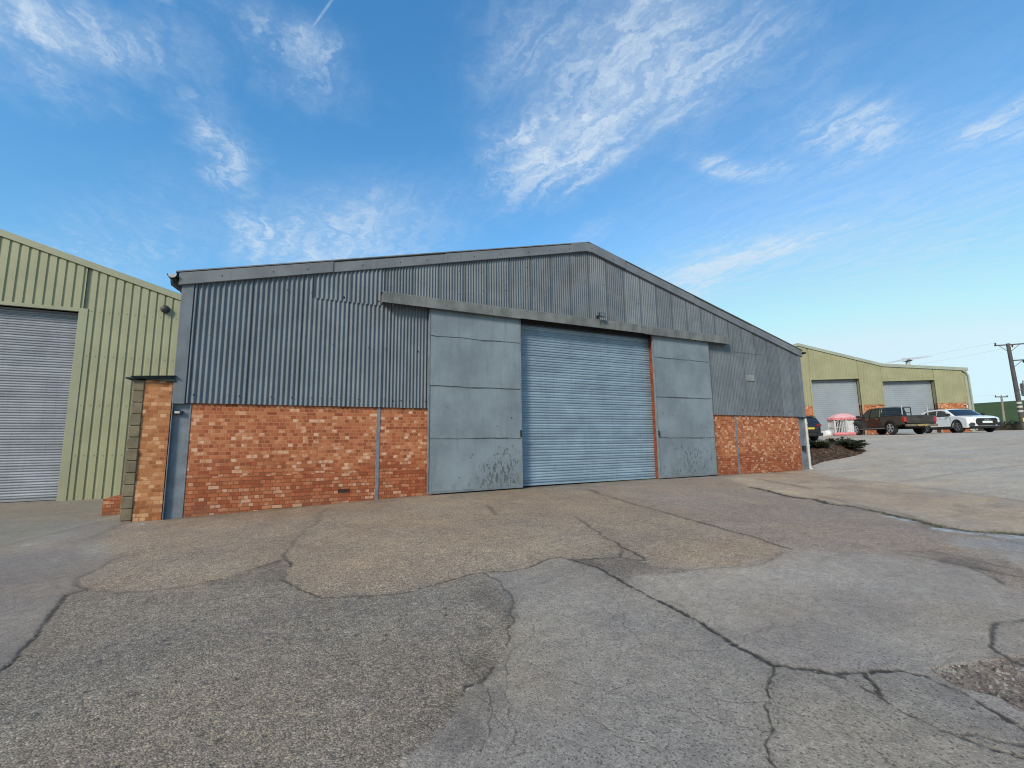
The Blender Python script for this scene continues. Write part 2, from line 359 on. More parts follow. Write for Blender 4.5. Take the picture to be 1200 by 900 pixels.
for i in range(7): verge(ve[i]-.03 if i else ve[i], ve[i+1]+.03, (-.125, -.105, -.118, -.14, -.12, -.102, -.115)[i], (.012, 0, .008, .03, .01, 0, .006)[i])
# roof: corrugated slopes with overhang (edge-on from the yard)
m = MB()
for sgn in (-1, 1):
    xe = XL-.12 if sgn < 0 else XR+.12
    n = 150
    for i in range(n+1):
        y = -.13+(BARNL+.4)*i/n; dz = .02*math.cos(2*PI*i/2.0)
        m.v += [(xe, y, roofz(xe)+.035+dz), (XM, y, ZA+.035+dz), (XM, y, ZA+.01+dz), (xe, y, roofz(xe)+.01+dz)]
    o = len(m.v)-4*(n+1)
    for i in range(n):
        a = o+4*i; q = a+4
        for f in ((a, q, q+1, a+1), (a+2, q+2, q+3, a+3), (a+3, q+3, q, a)): m.f.append(list(f)); m.m.append(0)
    m.f.append([o, o+1, o+2, o+3]); m.m.append(0)
m.tube([(XM, .4, ZA+.045), (XM, BARNL+.3, ZA+.045)], .09, 10)
m.build('roof', M_ROOF, BARN)
# gutters seen end-on at both eaves
def gutter(x, par, z, mat, endm, y0=-.18, y1=BARNL):
    g = MB(); n = 10; R = .085
    arc = [(x+R*math.cos(PI+PI*k/n), z+R*math.sin(PI+PI*k/n)) for k in range(n+1)] + [(x+(R-.012)*math.cos(2*PI-PI*k/n), z+(R-.012)*math.sin(2*PI-PI*k/n)) for k in range(n+1)]
    g.prism(arc, 'y', y0, y1); g.mi = 1
    g.prism([(x+(R-.013)*math.cos(PI+PI*k/n), z+(R-.013)*math.sin(PI+PI*k/n)) for k in range(n+1)], 'y', y0+.004, y0+.012)
    g.build('gutter', [mat, endm], par)
gutter(XL-.17, BARN, ZE-.07, M_BLACK, M_WHITEP); gutter(XR+.17, BARN, ZE-.07, M_BLACK, M_BLACK)
b = MB(); b.tube([(XL-.17, -.1, ZE-.15), (XL-.16, -.09, ZE-.26), (XL-.04, -.05, ZE-.34)], .04, 8); b.build('gutter_outlet', M_BLACK, BARN, smooth=50)
# brickwork and stanchions
def brickwall(x0, x1):
    m = MB(); m.box(x0, x1, 0., .25, -.3, ZC+.02); return m.build('brick_wall', M_BRICK, BARN)
brickwall(-2.0, P1-.035); brickwall(P1+.045, D1+.12); brickwall(D4-.15, P2-.04); brickwall(P2+.045, 17.83)
def stanchion(x0, x1, y0, y1, z1, mat=M_STEEL):
    m = MB(); m.box(x0, x1, y0, y0+.012, -.2, z1); m.box(x0, x1, y1-.012, y1, -.2, z1); xm = (x0+x1)/2; m.box(xm-.006, xm+.006, y0+.012, y1-.012, -.2, z1)
    return m.build('stanchion', mat, BARN, bevel=.003)
stanchion(P1-.035, P1+.045, -.012, .2, ZC-.002, M_STEEL2); stanchion(P2-.04, P2+.045, -.012, .2, ZC-.002, M_STEEL2)
m = MB(); m.box(-2.30, -2.0, .03, .045, -.2, ZC+.02); m.box(-2.30, -2.285, -.06, .03, -.2, ZC-.002); m.box(-2.012, -1.985, -.012, .03, -.2, ZC-.002); m.build('stanchion', M_STEEL, BARN, bevel=.003)
m = MB(); m.box(17.83, 18.17, .03, .045, -.2, ZC+.02); m.box(18.155, 18.17, -.03, .03, -.2, ZC-.002); m.box(17.82, 17.84, -.01, .03, -.2, ZC-.002); m.build('stanchion', M_STEEL2, BARN, bevel=.003)
# air brick low in the wall
p = facade(403, 575); m = MB(); m.box(p[0]-.13, p[0]+.13, -.006, .02, p[2]-.04, p[2]+.04)
for k in range(6): m.box(p[0]-.12+k*.04, p[0]-.105+k*.04, -.012, -.006, p[2]-.034, p[2]+.034)
m.build('air_brick', surf('dark_terracotta', (.06, .03, .02), .9), BARN)
# sliding doors, hung from the track: framed sheets in four lapped panels
def slide_door(x0, x1, zb0, zb1, seams, seed, pk, pw):
    y0, y1 = -.17, -.11
    X0, _ = F(x0, 0, y0); X1, _ = F(x1, 0, y0)
    door = MB(); zs = [None]+[F(0, s_, y0)[1] for s_ in seams]+[TB+.02]
    zb = lambda x: zb0+(zb1-zb0)*(x-X0)/(X1-X0)
    for i in range(len(zs)-1):
        yy = y0 + (.0, .006, .002, .007)[i % 4]; lo = zs[i]; hi = zs[i+1]+(.03 if i < len(zs)-2 else 0)
        nx = 14; vs = []; fs = []
        for k in range(nx+1):
            x = X0+(X1-X0)*k/nx; l = (zb(x)+.012 if lo is None else lo); w = .004*math.sin(k*2.1+seed+i)*random.random()
            j = 0 if lo is None else random.uniform(-.008, .008)
            vs += [(x, yy-i*.004, l+j), (x, yy-i*.004+w, (l+hi)/2), (x, yy-i*.004+.002, hi), (x, yy-i*.004+.006, l+j)]
        for k in range(nx):
            a = 4*k; q = a+4; fs += [(a, q, q+1, a+1), (a+1, q+1, q+2, a+2), (a+3, q+3, q, a)]
        door.add(vs, fs)
    door.mi = 1
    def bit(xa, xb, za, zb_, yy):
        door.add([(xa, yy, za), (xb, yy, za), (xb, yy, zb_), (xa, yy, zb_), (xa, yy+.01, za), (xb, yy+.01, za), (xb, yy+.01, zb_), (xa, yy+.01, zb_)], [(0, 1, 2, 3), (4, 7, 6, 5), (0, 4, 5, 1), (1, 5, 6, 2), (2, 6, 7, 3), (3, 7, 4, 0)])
    for i_, z_ in enumerate(zs[1:-1]):  # dark strips along the laps, drawing the gap with its shadow
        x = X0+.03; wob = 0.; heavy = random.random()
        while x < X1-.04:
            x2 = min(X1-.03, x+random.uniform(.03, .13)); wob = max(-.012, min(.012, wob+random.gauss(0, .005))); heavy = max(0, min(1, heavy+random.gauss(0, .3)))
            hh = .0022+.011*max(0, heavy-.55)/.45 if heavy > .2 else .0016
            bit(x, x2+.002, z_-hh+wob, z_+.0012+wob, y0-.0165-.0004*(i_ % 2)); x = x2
    for k in range(14):                                                  # stray chips and screw heads
        xx, zz = random.uniform(X0+.15, X1-.15), random.uniform(.45, 2.6); r2 = random.uniform(.004, .010); bit(xx-r2, xx+r2, zz-r2*1.4, zz+r2*1.2, y0-.0235)
    door.mi = 0
    door.add([(X0+.01, y0+.012, zb(X0)+.03), (X1-.01, y0+.012, zb(X1)+.03), (X1-.01, y0+.012, TB+.02), (X0+.01, y0+.012, TB+.02)], [(0, 1, 2, 3)])
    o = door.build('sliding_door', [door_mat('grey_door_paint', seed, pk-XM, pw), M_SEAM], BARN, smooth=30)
    fr = MB(); fr.box(X0-.004, X0+.022, y0-.018, y1, zb0, TB+.02); fr.box(X1-.022, X1+.004, y0-.018, y1, zb1, TB+.02)
    fr.prism([(X0+.022, zb(X0)), (X1-.022, zb(X1)), (X1-.022, zb(X1)+.06), (X0+.022, zb(X0)+.06)], 'y', y0-.014, y1)
    f = fr.build('door_frame', M_DOORF, BARN, bevel=.004); f.parent = o; f.location = (0, 0, 0)
    lt = MB(); xe = X1-.035 if seed < 5 else X0+.035
    zl = F(0, facade(609 if seed < 5 else 772, 508)[2], y0)[1]
    lt.box(xe-.022, xe+.022, y0-.03, y0-.012, zl-.09, zl+.09); lt.tube([(xe, y0-.03, zl-.05), (xe, y0-.07, zl-.05), (xe, y0-.07, zl+.06), (xe, y0-.03, zl+.06)], .009, 6)
    l_ = lt.build('latch', M_BLACK, BARN); l_.parent = o; l_.location = (0, 0, 0)
    return o
sl = [facade(556, 397.5)[2], facade(556, 454)[2], facade(556, 513.5)[2]][::-1]
sr = [facade(797, 421)[2], facade(799, 466)[2], facade(804, 512.5)[2]][::-1]
slide_door(D1, D2, .19, .215, sl, 1.3, 4.85, .95); slide_door(D3+.03, D4, .235, .245, sr, 23.7, 11.7, 1.25)
# track cover and its underside
m = MB()
for (a, q, yy, dz) in ((T1, 5.6, -.30, 0.), (5.6, 10.2, -.306, .012), (10.2, T2, -.298, -.004)):
    X0, zb = F(a, TB, yy); X1, zt = F(q, TT, yy)
    m.box(X0, X1-.004, yy, yy+.02, zb+dz, zt+dz); m.prism([(yy+.02, zt+dz-.02), (yy+.02, zt+dz), (-.03, zt+dz+.10), (-.03, zt+dz+.08)], 'x', X0, X1-.004)
    m.box(X0, X0+.012, yy+.02, -.03, zb+dz+.02, zt+dz-.02) if a == T1 else None
    m.box(X1-.016, X1-.004, yy+.02, -.03, zb+dz+.02, zt+dz-.02) if q == T2 else None
m.build('track_cover', M_TRACK, BARN, bevel=.006)
m = MB(); m.box(T1+.1, T2-.35, -.2, -.08, TB+.06, TB+.15); m.build('door_track', M_DARK, BARN)
M_SHADE = surf('painted_shade', (.022, .024, .027), .8, 0., .3, 3.)  # near-black: the shade over the top slats put into a colour
# shutter opening: reveal, jambs, added dark strip for the track's shade
m = MB(); m.box(D2-.3, R2+.09, .0, .07, 4.78, 5.1); m.build('shade_strip', M_SHADE, BARN)
m = MB(); m.box(D2-.25, D2-.06, -.04, .08, -.1, 4.9); m.build('door_jamb', M_STEEL2, BARN, bevel=.004)
m = MB(); m.box(R2+.092, R2+.107, -.085, .15, -.1, TB); m.box(R2+.107, R2+.2, -.085, -.07, -.1, TB); m.box(R2+.107, R2+.3, .05, .15, -.1, TB); m.build('door_jamb', M_ORANGE, BARN, bevel=.003)
def shutter(x0, x1, y, z0, z1, pitch, depth, parent, mat, bar=True, z0b=None):
    """curved interlocking slats, one profile swept along the width"""
    m = MB(); n = int((z1-z0)/pitch)+1; vs = []; prof = []
    for i in range(n):
        for t, d in ((0., .0), (.09, .05), (.15, .7), (.28, 1.), (.42, .85), (.49, .38), (.55, .40), (.61, .8), (.74, 1.), (.87, .75), (.95, .1)):
            z = z0+(i+t)*pitch
            if z <= z1: prof.append((y-d*depth, z))
    for x in (x0, x1): vs += [(x, p_[0], p_[1]) for p_ in prof]
    k = len(prof); m.add(vs, [(i, i+1, k+i+1, k+i) for i in range(k-1)])
    o = m.build('roller_shutter', mat, parent, smooth=40)
    if bar:
        bb = MB(); bb.box(x0, x1, y-depth-.012, y+.03, z0-.055, z0-.002)
        r = bb.build('bottom_rail', mat, parent, bevel=.004); r.parent = o; r.location = (0, 0, 0)
    return o
X0, zb = F(D2, .18, .2); shutter(D2-.3, R2+.09, .12, .28, 4.95, .150, .03, BARN, M_SHUTB)
m = MB(); m.box(D2-.3, R2+.1, .155, .2, -.2, 5.0); m.build('shutter_backing', M_DARK, BARN)
# blank plate, downpipe, short dark pipe across the corner
p = facade(877, 443.5); m = MB(); m.box(p[0]-.2, p[0]+.24, -.075, -.058, p[2]-.1, p[2]+.12); m.build('blank_plate', surf('pale_grey_plate', (.26, .265, .26), .6), BARN, bevel=.004)
m = MB(); xd = XR+.06
m.tube([(xd-.02, .05, ZC+.1), (xd-.02, .02, ZC-.02), (xd, .0, ZC-.15), (xd, .0, .30), (xd+.01, -.02, .24), (xd+.015, -.09, .21)], .055, 12)
for zz in (2.0, 1.1): m.lathe([(.062, zz), (.066, zz+.01), (.066, zz+.05), (.062, zz+.06)], 12, (xd, 0, 0))
m.build('downpipe', M_WHITEP, BARN, smooth=50)
m = MB(); m.tube([(xd+.05, .08, ZE-.12), (xd+.02, .07, ZE-.45), (xd-.02, .06, ZC+.02)], .045, 10); m.build('downpipe', M_STEEL2, BARN, smooth=50)
m = MB(); m.tube([(17.75, -.03, ZC-.03), (18.35, -.03, ZC-.03)], .028, 8); m.box(17.93, 18.05, -.06, .03, .95, 1.15); m.build('cable_conduit', M_BLACK, BARN, smooth=50)

# lights fixed to the buildings
def put(name, label, cat, mb_list, loc):
    t = thing(name, label, cat, loc)
    for nm, mb, mt in mb_list: mb.build(nm, mt, t, bevel=.004, off=(0, 0, 0), smooth=40)
    return t
p = facade(703, 372.5, -.32)
h = MB(); h.add([(-.14, -.20, -.02), (.14, -.20, -.02), (.14, -.13, .19), (-.14, -.13, .19), (-.11, -.10, .0), (.11, -.10, .0), (.11, -.05, .16), (-.11, -.05, .16)], [(0, 1, 2, 3), (7, 6, 5, 4), (0, 4, 5, 1), (1, 5, 6, 2), (2, 6, 7, 3), (3, 7, 4, 0)])
a = MB(); a.tube([(0, .16, .06), (-.02, .04, .10), (0, -.07, .10)], .016, 8); a.box(-.06, .06, .13, .17, 0, .14)
w = MB(); w.tube([(-.05, .14, .02), (-.04, -.005, -.02), (.0, -.008, -.12), (.04, -.008, -.28)], .012, 6)
gl = MB(); gl.add([(-.115, -.207, .0), (.115, -.207, .0), (.115, -.147, .17), (-.115, -.147, .17)], [(0, 1, 2, 3)])
put('floodlight', 'small black floodlight on a bracket above the blue roller shutter', 'floodlight', [('housing', h, M_BLACK), ('bracket', a, M_BLACK), ('cable', w, M_BLACK), ('lens', gl, plain('lamp_glass', (.12, .13, .14), .1))], p).scale = (.75, .75, .75)
p = facade(209.5, 483.5, .02)
h = MB(); h.box(-.07, .07, -.06, .01, -.035, .035); a = MB(); a.box(-.055, .03, -.075, -.06, -.022, .022)
put('junction_box', 'small white box screwed to the dark steel post at the barn corner', 'junction box', [('box', h, M_BLACK), ('cover', a, M_WHITEP)], p)

# ------------------------------------------------------------------ brick pier beside the barn corner
ax = facade(140, 612)[0]; bx = facade(154.5, 611)[0]; cx = -2.325
zt = facade(185, 446)[2]
PIER = thing('brick_pier', 'tall brick pier edged with mossy blocks and capped by dark felt', 'pier', ((ax+cx)/2, .3, 0))
m = MB(); m.box(bx, cx, -.02, 1.3, -.2, zt); m.build('brick_face', M_BRICK2, PIER)
m = MB(); z = -.2; k = 0
while z < zt-.02:
    z2 = min(z+.225, zt); j = random.uniform(-.008, .008); m.box(ax+j, bx-.002, -.045+random.uniform(-.012, .012), 1.3, z+.006, z2-.006); z = z2; k += 1
m.box(ax+.02, bx-.004, -.02, 1.28, -.2, zt-.01)
m.build('block_quoin', M_BLOCK, PIER, bevel=.012)
m = MB()
def skew(x0, x1, y0, y1, z0, z1, th): m.add([(x0, y0, z0), (x1, y0, z1), (x1, y1, z1+.03), (x0, y1, z0+.03), (x0, y0, z0+th), (x1, y0, z1+th), (x1, y1, z1+.03+th), (x0, y1, z0+.03+th)], [(3, 2, 1, 0), (4, 5, 6, 7), (0, 1, 5, 4), (1, 2, 6, 5), (2, 3, 7, 6), (3, 0, 4, 7)])
skew(ax-.1, cx+.03, -.12, 1.35, zt+.002, zt+.05, .03); skew(bx+.02, cx+.05, -.1, 1.3, zt+.005, zt-.02, .06); skew(bx-.2, cx+.06, -.15, 1.3, zt+.04, zt+.085, .018)
m.build('cap_sheet', M_SLATE, PIER, bevel=.004)
gx, gy = gp(131, 604)
m = MB(); m.box(gx-.17, ax-.02, gy, gy+.9, -.2, hz(gx, gy)+.34); o = m.build('brick_plinth', M_BRICK, None)
tag(o, 'low red brick stub at the foot of the blockwork pier', 'brick stub')

# ------------------------------------------------------------------ olive shed on the left
YG = 5.4; GXR, GZE = -2.62, 0
v0 = facade(0, 270, YG); v1 = facade(213, 347, YG); gs = (v0[2]-v1[2])/(v1[0]-v0[0])
GXM = -11.9
def groof(x): return v0[2]+gs*(v0[0]-(x if x > GXM else 2*GXM-x))
GXL = 2*GXM-GXR
GREEN = thing('warehouse', 'olive green ribbed metal shed with tall silver roller shutter', 'warehouse', (GXM, YG, 0))
def ribbed(mb, x0, x1, pitch, zb, zt, y, groove=.028, invert=False):
    n = int((x1-x0)/pitch)+1; px_ = []
    for i in range(n+1):
        for t, d in ((0, 0), (.62, 0), (.70, 1), (.90, 1), (.985, 0)):
            x = x0+(i+t)*pitch
            if x <= x1: px_.append((x, y+d*groove))
    vs = []
    for x, yy in px_: vs += [(x, yy, zb(x) if callable(zb) else zb), (x, yy, zt(x) if callable(zt) else zt)]
    mb.add(vs, [(2*i, 2*i+2, 2*i+3, 2*i+1) for i in range(len(px_)-1)])
RL, RR, RZ = -9.5, -5.78, 5.26
gund = lambda x: groof(x)-.05
m = MB(); ribbed(m, RR+.2, GXR, .2, -.02, gund, YG-.03); ribbed(m, RL-.2, RR+.2, .2, RZ+.1, gund, YG-.03); ribbed(m, GXL, RL-.2, .2, -.02, gund, YG-.03)
m.mi = 1
for zz in (1.2, 2.6, 4.0, 5.3):
    for i in range(13):
        x = RR+.2+.06+i*.2
        if zz < groof(x)-.2: m.box(x-.01, x+.01, YG-.042, YG-.028, zz-.01, zz+.01)
m.build('cladding', [M_GREEN, M_GREENT], GREEN)
m = MB()
m.prism([(GXL, -.3), (RL, -.3), (RL, RZ), (RR, RZ), (RR, -.3), (GXR, -.3), (GXR, groof(GXR)-.06), (GXM, groof(GXM)-.06), (GXL, groof(GXR)-.06)], 'y', YG+.03, YG+.4)
m.box(GXR-.2, GXR, YG+.4, YG+24, -.3, groof(GXR)-.06); m.box(GXL, GXL+.2, YG+.4, YG+24, -.3, groof(GXR)-.06); m.box(GXL, GXR, YG+24, YG+24.2, -.3, groof(GXR)-.06)
m.build('wall', M_GREEN, GREEN)
m = MB(); m.box(RR, RR+.2, YG-.05, YG+.3, -.02, RZ+.1); m.box(RL-.2, RL, YG-.05, YG+.3, -.02, RZ+.1); m.box(RL, RR, YG-.048, YG+.3, RZ, RZ+.1); m.build('door_surround', M_GREENT, GREEN, bevel=.006)
for a, q in ((GXM, GXR+.1), (GXL-.1, GXM)):
    m = MB(); m.prism([(a, groof(a)-.16), (q, groof(q)-.16), (q, groof(q)+.03), (a, groof(a)+.03)], 'y', YG-.08, YG-.031); m.build('verge_flashing', M_GREENT, GREEN, bevel=.006)
m = MB(); m.prism([(GXL-.1, groof(GXL)-.05), (GXM, groof(GXM)-.05), (GXR+.1, groof(GXR)-.05), (GXR+.1, groof(GXR)+.02), (GXM, groof(GXM)+.02), (GXL-.1, groof(GXL)+.02)], 'y', YG-.031, YG+24.3); m.build('roof', M_ROOF, GREEN)
shutter(RL+.002, RR-.002, YG+.22, .07, RZ+.1, .143, .026, GREEN, M_SHUT)
m = MB(); m.box(RL, RR, YG+.26, YG+.3, -.2, RZ); m.build('shutter_backing', M_DARK, GREEN)
p = facade(194, 362.7, YG-.05)
h = MB(); h.lathe([(.10, .02), (.12, -.03), (.11, -.09), (.05, -.12)], 16, axis='y'); a = MB(); a.tube([(0, .05, .02), (0, 0, .0)], .03, 8)
put('wall_lamp', 'small dark round lamp high on the olive green wall', 'wall lamp', [('lens', h, M_BLACK), ('mount', a, M_BLACK)], p)

# ------------------------------------------------------------------ pale shed beyond the cars
ang = math.radians(8); dF = math.cos(ang)*RH - math.sin(ang)*FH; nF = np.array([-dF[1], dF[0], 0])    # along the front (to the right), into the shed
P0 = at_depth(1143, 505, 33.0)
def far(px, py): q = on_plane(px, py, P0, nF); return float(np.dot(q-P0, dF)), float(q[2])
fz0 = hz(P0[0], P0[1])-.1
FAR = thing('warehouse', 'pale yellow-green metal shed with brick base and two white roller shutters', 'warehouse', (P0[0], P0[1], fz0), math.atan2(dF[1], dF[0]), local=True)
def fl(px, py): x, z = far(px, py); return x, z-fz0
apx, apz = fl(934, 402.6); kx, kz = fl(1034, 426.7); ex, ez = fl(1139, 431.2); ex = -.05
lx = 2*apx-kx
def froof(x):
    if x < lx: return kz-(lx-x)*.1
    return float(np.interp(x, [lx, apx, kx, ex], [kz, apz, kz, ez]))
zc2 = fl(1120, 472)[1]
l1, lt = fl(950.3, 445.3); l2 = fl(1006.3, 443.5)[0]; r1, rt_ = fl(1033.6, 447); r2 = fl(1094.5, 444.9)[0]
SXL = lx-4.0
fund = lambda x: froof(x)-.05
segs = [(SXL, l1, zc2), (l1, l2, lt), (l2, r1, zc2), (r1, r2, rt_), (r2, ex, zc2)]
m = MB()
for a, q, zb_ in segs: ribbed(m, a, q, .2, zb_, fund, -.02, .02)
m.build('cladding', M_PALE, FAR)
for a, q in ((SXL, l1), (l2, r1), (r2, ex)):
    m = MB(); m.box(a, q, .0, .25, -.5, zc2+.02); m.build('brick_wall', M_BRICK, FAR)
m = MB(); top = [(x, froof(x)-.06) for x in (ex, kx, apx, lx, SXL)]
m.prism([(SXL, zc2), (l1, zc2), (l1, lt), (l2, lt), (l2, zc2), (r1, zc2), (r1, rt_), (r2, rt_), (r2, zc2), (ex, zc2)]+top, 'y', .03, .3)
m.box(SXL, SXL+.2, .3, 18, -.5, froof(SXL)-.06); m.box(ex-.2, ex, .3, 18, -.5, froof(ex)-.06); m.box(SXL, ex, 18, 18.2, -.5, froof(SXL)-.06); m.build('wall', M_PALE, FAR)
xsr = [SXL-.1, lx, apx, kx, ex+.1]
for i in range(4):
    a, q = xsr[i], xsr[i+1]; m = MB(); m.prism([(a, froof(a)-.2), (q, froof(q)-.2), (q, froof(q)+.03), (a, froof(a)+.03)], 'y', -.09, -.025); m.build('verge_flashing', M_PALET, FAR)
m = MB(); m.prism([(x, froof(x)-.05) for x in xsr]+[(x, froof(x)+.02) for x in xsr[::-1]], 'y', -.025, 18.3); m.build('roof', M_ROOF, FAR)
m = MB(); m.box(ex-.18, ex+.02, -.06, .2, -.5, ez-.2); m.build('corner_flashing', M_PALET, FAR)
m = MB(); m.tube([(ex-.3, -.12, ez-.15), (ex-.1, -.14, ez-.35), (ex+.02, -.12, ez-.6), (ex+.08, -.1, .2)], .06, 8); m.build('downpipe', M_PALET, FAR, smooth=50)
m = MB(); m.tube([(ex-.5, -.05, zc2-.12), (ex-.32, -.08, zc2-.2), (ex-.26, -.06, .2)], .05, 8); m.build('downpipe', M_WHITEP, FAR, smooth=50)
for a, q, t_ in ((l1, l2, lt), (r1, r2, rt_)):
    shutter(a+.002, q-.002, .38, .12, t_+.1, .16, .016, FAR, M_SHUTW)
    m = MB(); m.box(a, q, .42, .46, -.4, t_); m.build('shutter_backing', M_DARK, FAR)
    m = MB(); m.box(a-.1, a, -.045, .2, -.3, t_+.1); m.box(q, q+.1, -.045, .0, -.3, t_+.1); m.box(a, q, -.042, .0, t_, t_+.1); m.mi = 1; m.box(q, q+.08, .0, .42, -.3, t_+.08); m.box(a-.08, q, .0, .42, t_+.002, t_+.08); m.build('door_surround', [M_PALE, M_DARK], FAR)

# ------------------------------------------------------------------ vehicles
def paint(name, col, rough=.3, dirt=.0, dcol=(.12, .10, .08), coat=.8):
    m, nt = new_mat(name); v = objc(nt); a = noise(nt, v, 2.5, 6., .65); sx = N(nt, 'ShaderNodeSeparateXYZ', {0: v})
    f = math_(nt, 'MULTIPLY', math_(nt, 'MULTIPLY', mrange(nt, a, .3, .7), mrange(nt, sx.outputs[2], .2, 1.4, 1., .35)), dirt)
    finish(nt, mixc(nt, f, col, dcol), mrange(nt, f, 0., 1., rough, .85), 0., spec=.5, coat=coat if not dirt else coat*.3); return m
M_GLASS = plain('tinted_glass', (.018, .022, .026), .04, 0., .7, 0.)
M_TYRE = surf('tyre_rubber', (.022, .022, .022), .85); M_RIM = surf('alloy_rim', (.42, .43, .44), .35, .7, .1); M_RIMD = surf('dark_alloy_rim', (.20, .20, .21), .35, .6, .1)
M_TRIM = surf('black_trim', (.018, .018, .019), .55, 0., .2)
M_RED = plain('red_lens', (.30, .012, .012), .15, 0., .6, .5); M_CHROME = plain('chrome', (.7, .7, .72), .15, 1.); M_LENS = plain('lamp_lens', (.55, .58, .6), .08, 0., .8, .5)
M_PLW = plain('white_plate', (.75, .75, .72), .4); M_PLY = plain('yellow_plate', (.62, .46, .06), .4)
_wm = {}
def wheel(par, x, y, r, w, rim, key):
    """tyre with an alloy rim child; meshes shared between the wheels of a car"""
    if key not in _wm:
        t = MB(); t.lathe([(r*.60, -w/2+.02), (r*.86, -w/2), (r*.96, -w/2+.03), (r, -w/2+.06), (r, w/2-.06), (r*.96, w/2-.03), (r*.86, w/2), (r*.60, w/2-.02)], 28, axis='y')
        k = MB(); k.lathe([(r*.70, w*.30), (r*.70, w/2-.012), (r*.62, w/2-.012), (r*.60, w*.25)], 28, axis='y')
        for i in range(5):
            a = 2*PI*i/5+.3
            for da in (-.13, .13):
                c_, s_ = math.cos(a+da), math.sin(a+da); k.tube([(r*.08*c_, w*.42, r*.08*s_), (r*.64*c_, w*.46, r*.64*s_)], [.028, .022], 6)
        k.lathe([(r*.16, w*.30), (r*.16, w*.46), (r*.08, w*.49)], 14, axis='y')
        d_ = MB(); d_.lathe([(r*.60, w*.05), (r*.60, w*.07)], 20, axis='y')
        a1 = t.build('wheel', M_TYRE, par, smooth=40); a2 = k.build('rim', rim, None, smooth=40); a3 = d_.build('brake_disc', M_TRIM, None)
        _wm[key] = (a1, a2, a3); first = True
    else: first = False
    a1, a2, a3 = _wm[key]
    if not first: a1, a2, a3 = a1.copy(), a2.copy(), a3.copy(); [COL.objects.link(q) for q in (a1, a2, a3)]
    a1.parent = par; a1.location = (x, y, r); a1.rotation_euler = (0, 0, 0 if y > 0 else PI)
    for q in (a2, a3): q.parent = a1; q.location = (0, 0, 0); q.rotation_euler = (0, 0, 0)
    return a1
TS = (-1, -.96, -.86, -.65, -.35, 0, .35, .65, .86, .96, 1)
def loft(outline, w, xr, tumble, crown=.03, zcut=.8, endx=None):
    """sweep a side outline across the width: rounded plan at nose and tail, crowned top, sides leaning in above the belt"""
    m = MB(); n = len(outline); xc = sum(p[0] for p in outline)/n; x_min = min(p[0] for p in outline); x_max = max(p[0] for p in outline)
    def pos(x, z, t):
        k = xr*abs(t)**3.2; u = (x-x_min)/(x_max-x_min)*2-1
        xx = x - k*(abs(u)**4)*math.copysign(1, u)
        yw = w*(1 - tumble*max(0, z-zcut)) * (1-.05*abs(u)**6)
        zz = z - (crown*abs(t)**3 if z > zcut else 0)
        return (xx, t*yw, zz)
    m.v = [pos(x, z, t) for t in TS for x, z in outline]
    for j in range(len(TS)-1):
        for i in range(n): m.f.append([j*n+i, j*n+(i+1) % n, (j+1)*n+(i+1) % n, (j+1)*n+i]); m.m.append(0)
    m.f.append(list(range(n))); m.m.append(0); m.f.append(list(range((len(TS)-1)*n, len(TS)*n))[::-1]); m.m.append(0)
    m.pos = pos
    return m
def arch(xc, r, zs, n=12, fwd=True):
    """points over a wheel arch, from the rear foot to the front foot, meeting the sill at height zs"""
    a0 = math.asin(min(1, max(-1, (zs-.36)/r))); pts = []
    for k in range(n+1):
        a = PI-a0 - (PI-2*a0)*k/n; pts.append((xc+r*math.cos(a), .36+r*math.sin(a)))
    return pts
def side_panel(m_, pts, lo, th=.012, both=True):
    for sgn in ((1, -1) if both else (1,)):
        vi = [lo.pos(x, z, sgn) for x, z in pts]; n = len(pts)
        m_.add([(a, q+sgn*.004, z) for a, q, z in vi]+[(a, q-sgn*th, z) for a, q, z in vi], [list(range(n)), list(range(n, 2*n))[::-1]]+[(i, (i+1) % n, (i+1) % n+n, i+n) for i in range(n)])
def cross_panel(m_, lo, p0, p1, tw, n=8, off=.008, th=.01):
    """a screen across the car between side-outline points p0 and p1"""
    dx, dz = p1[0]-p0[0], p1[1]-p0[1]; L = math.hypot(dx, dz); nx, nz = dz/L, -dx/L
    if nz < 0 and abs(nz) > .05: nx, nz = -nx, -nz
    vs = []; fs = []
    for j in range(n+1):
        t = -tw+2*tw*j/n
        for (x, z) in (p0, p1):
            a = lo.pos(x, z, t); vs += [(a[0]+nx*off, a[1], a[2]+nz*off), (a[0]-nx*th, a[1], a[2]-nz*th)]
    for j in range(n):
        a = 4*j; q = a+4; fs += [(a, q, q+2, a+2), (a+1, a+3, q+3, q+1), (a, a+1, q+1, q), (a+2, q+2, q+3, a+3)]
    fs += [(0, 2, 3, 1), (4*n, 4*n+1, 4*n+3, 4*n+2)]
    m_.add(vs, fs)

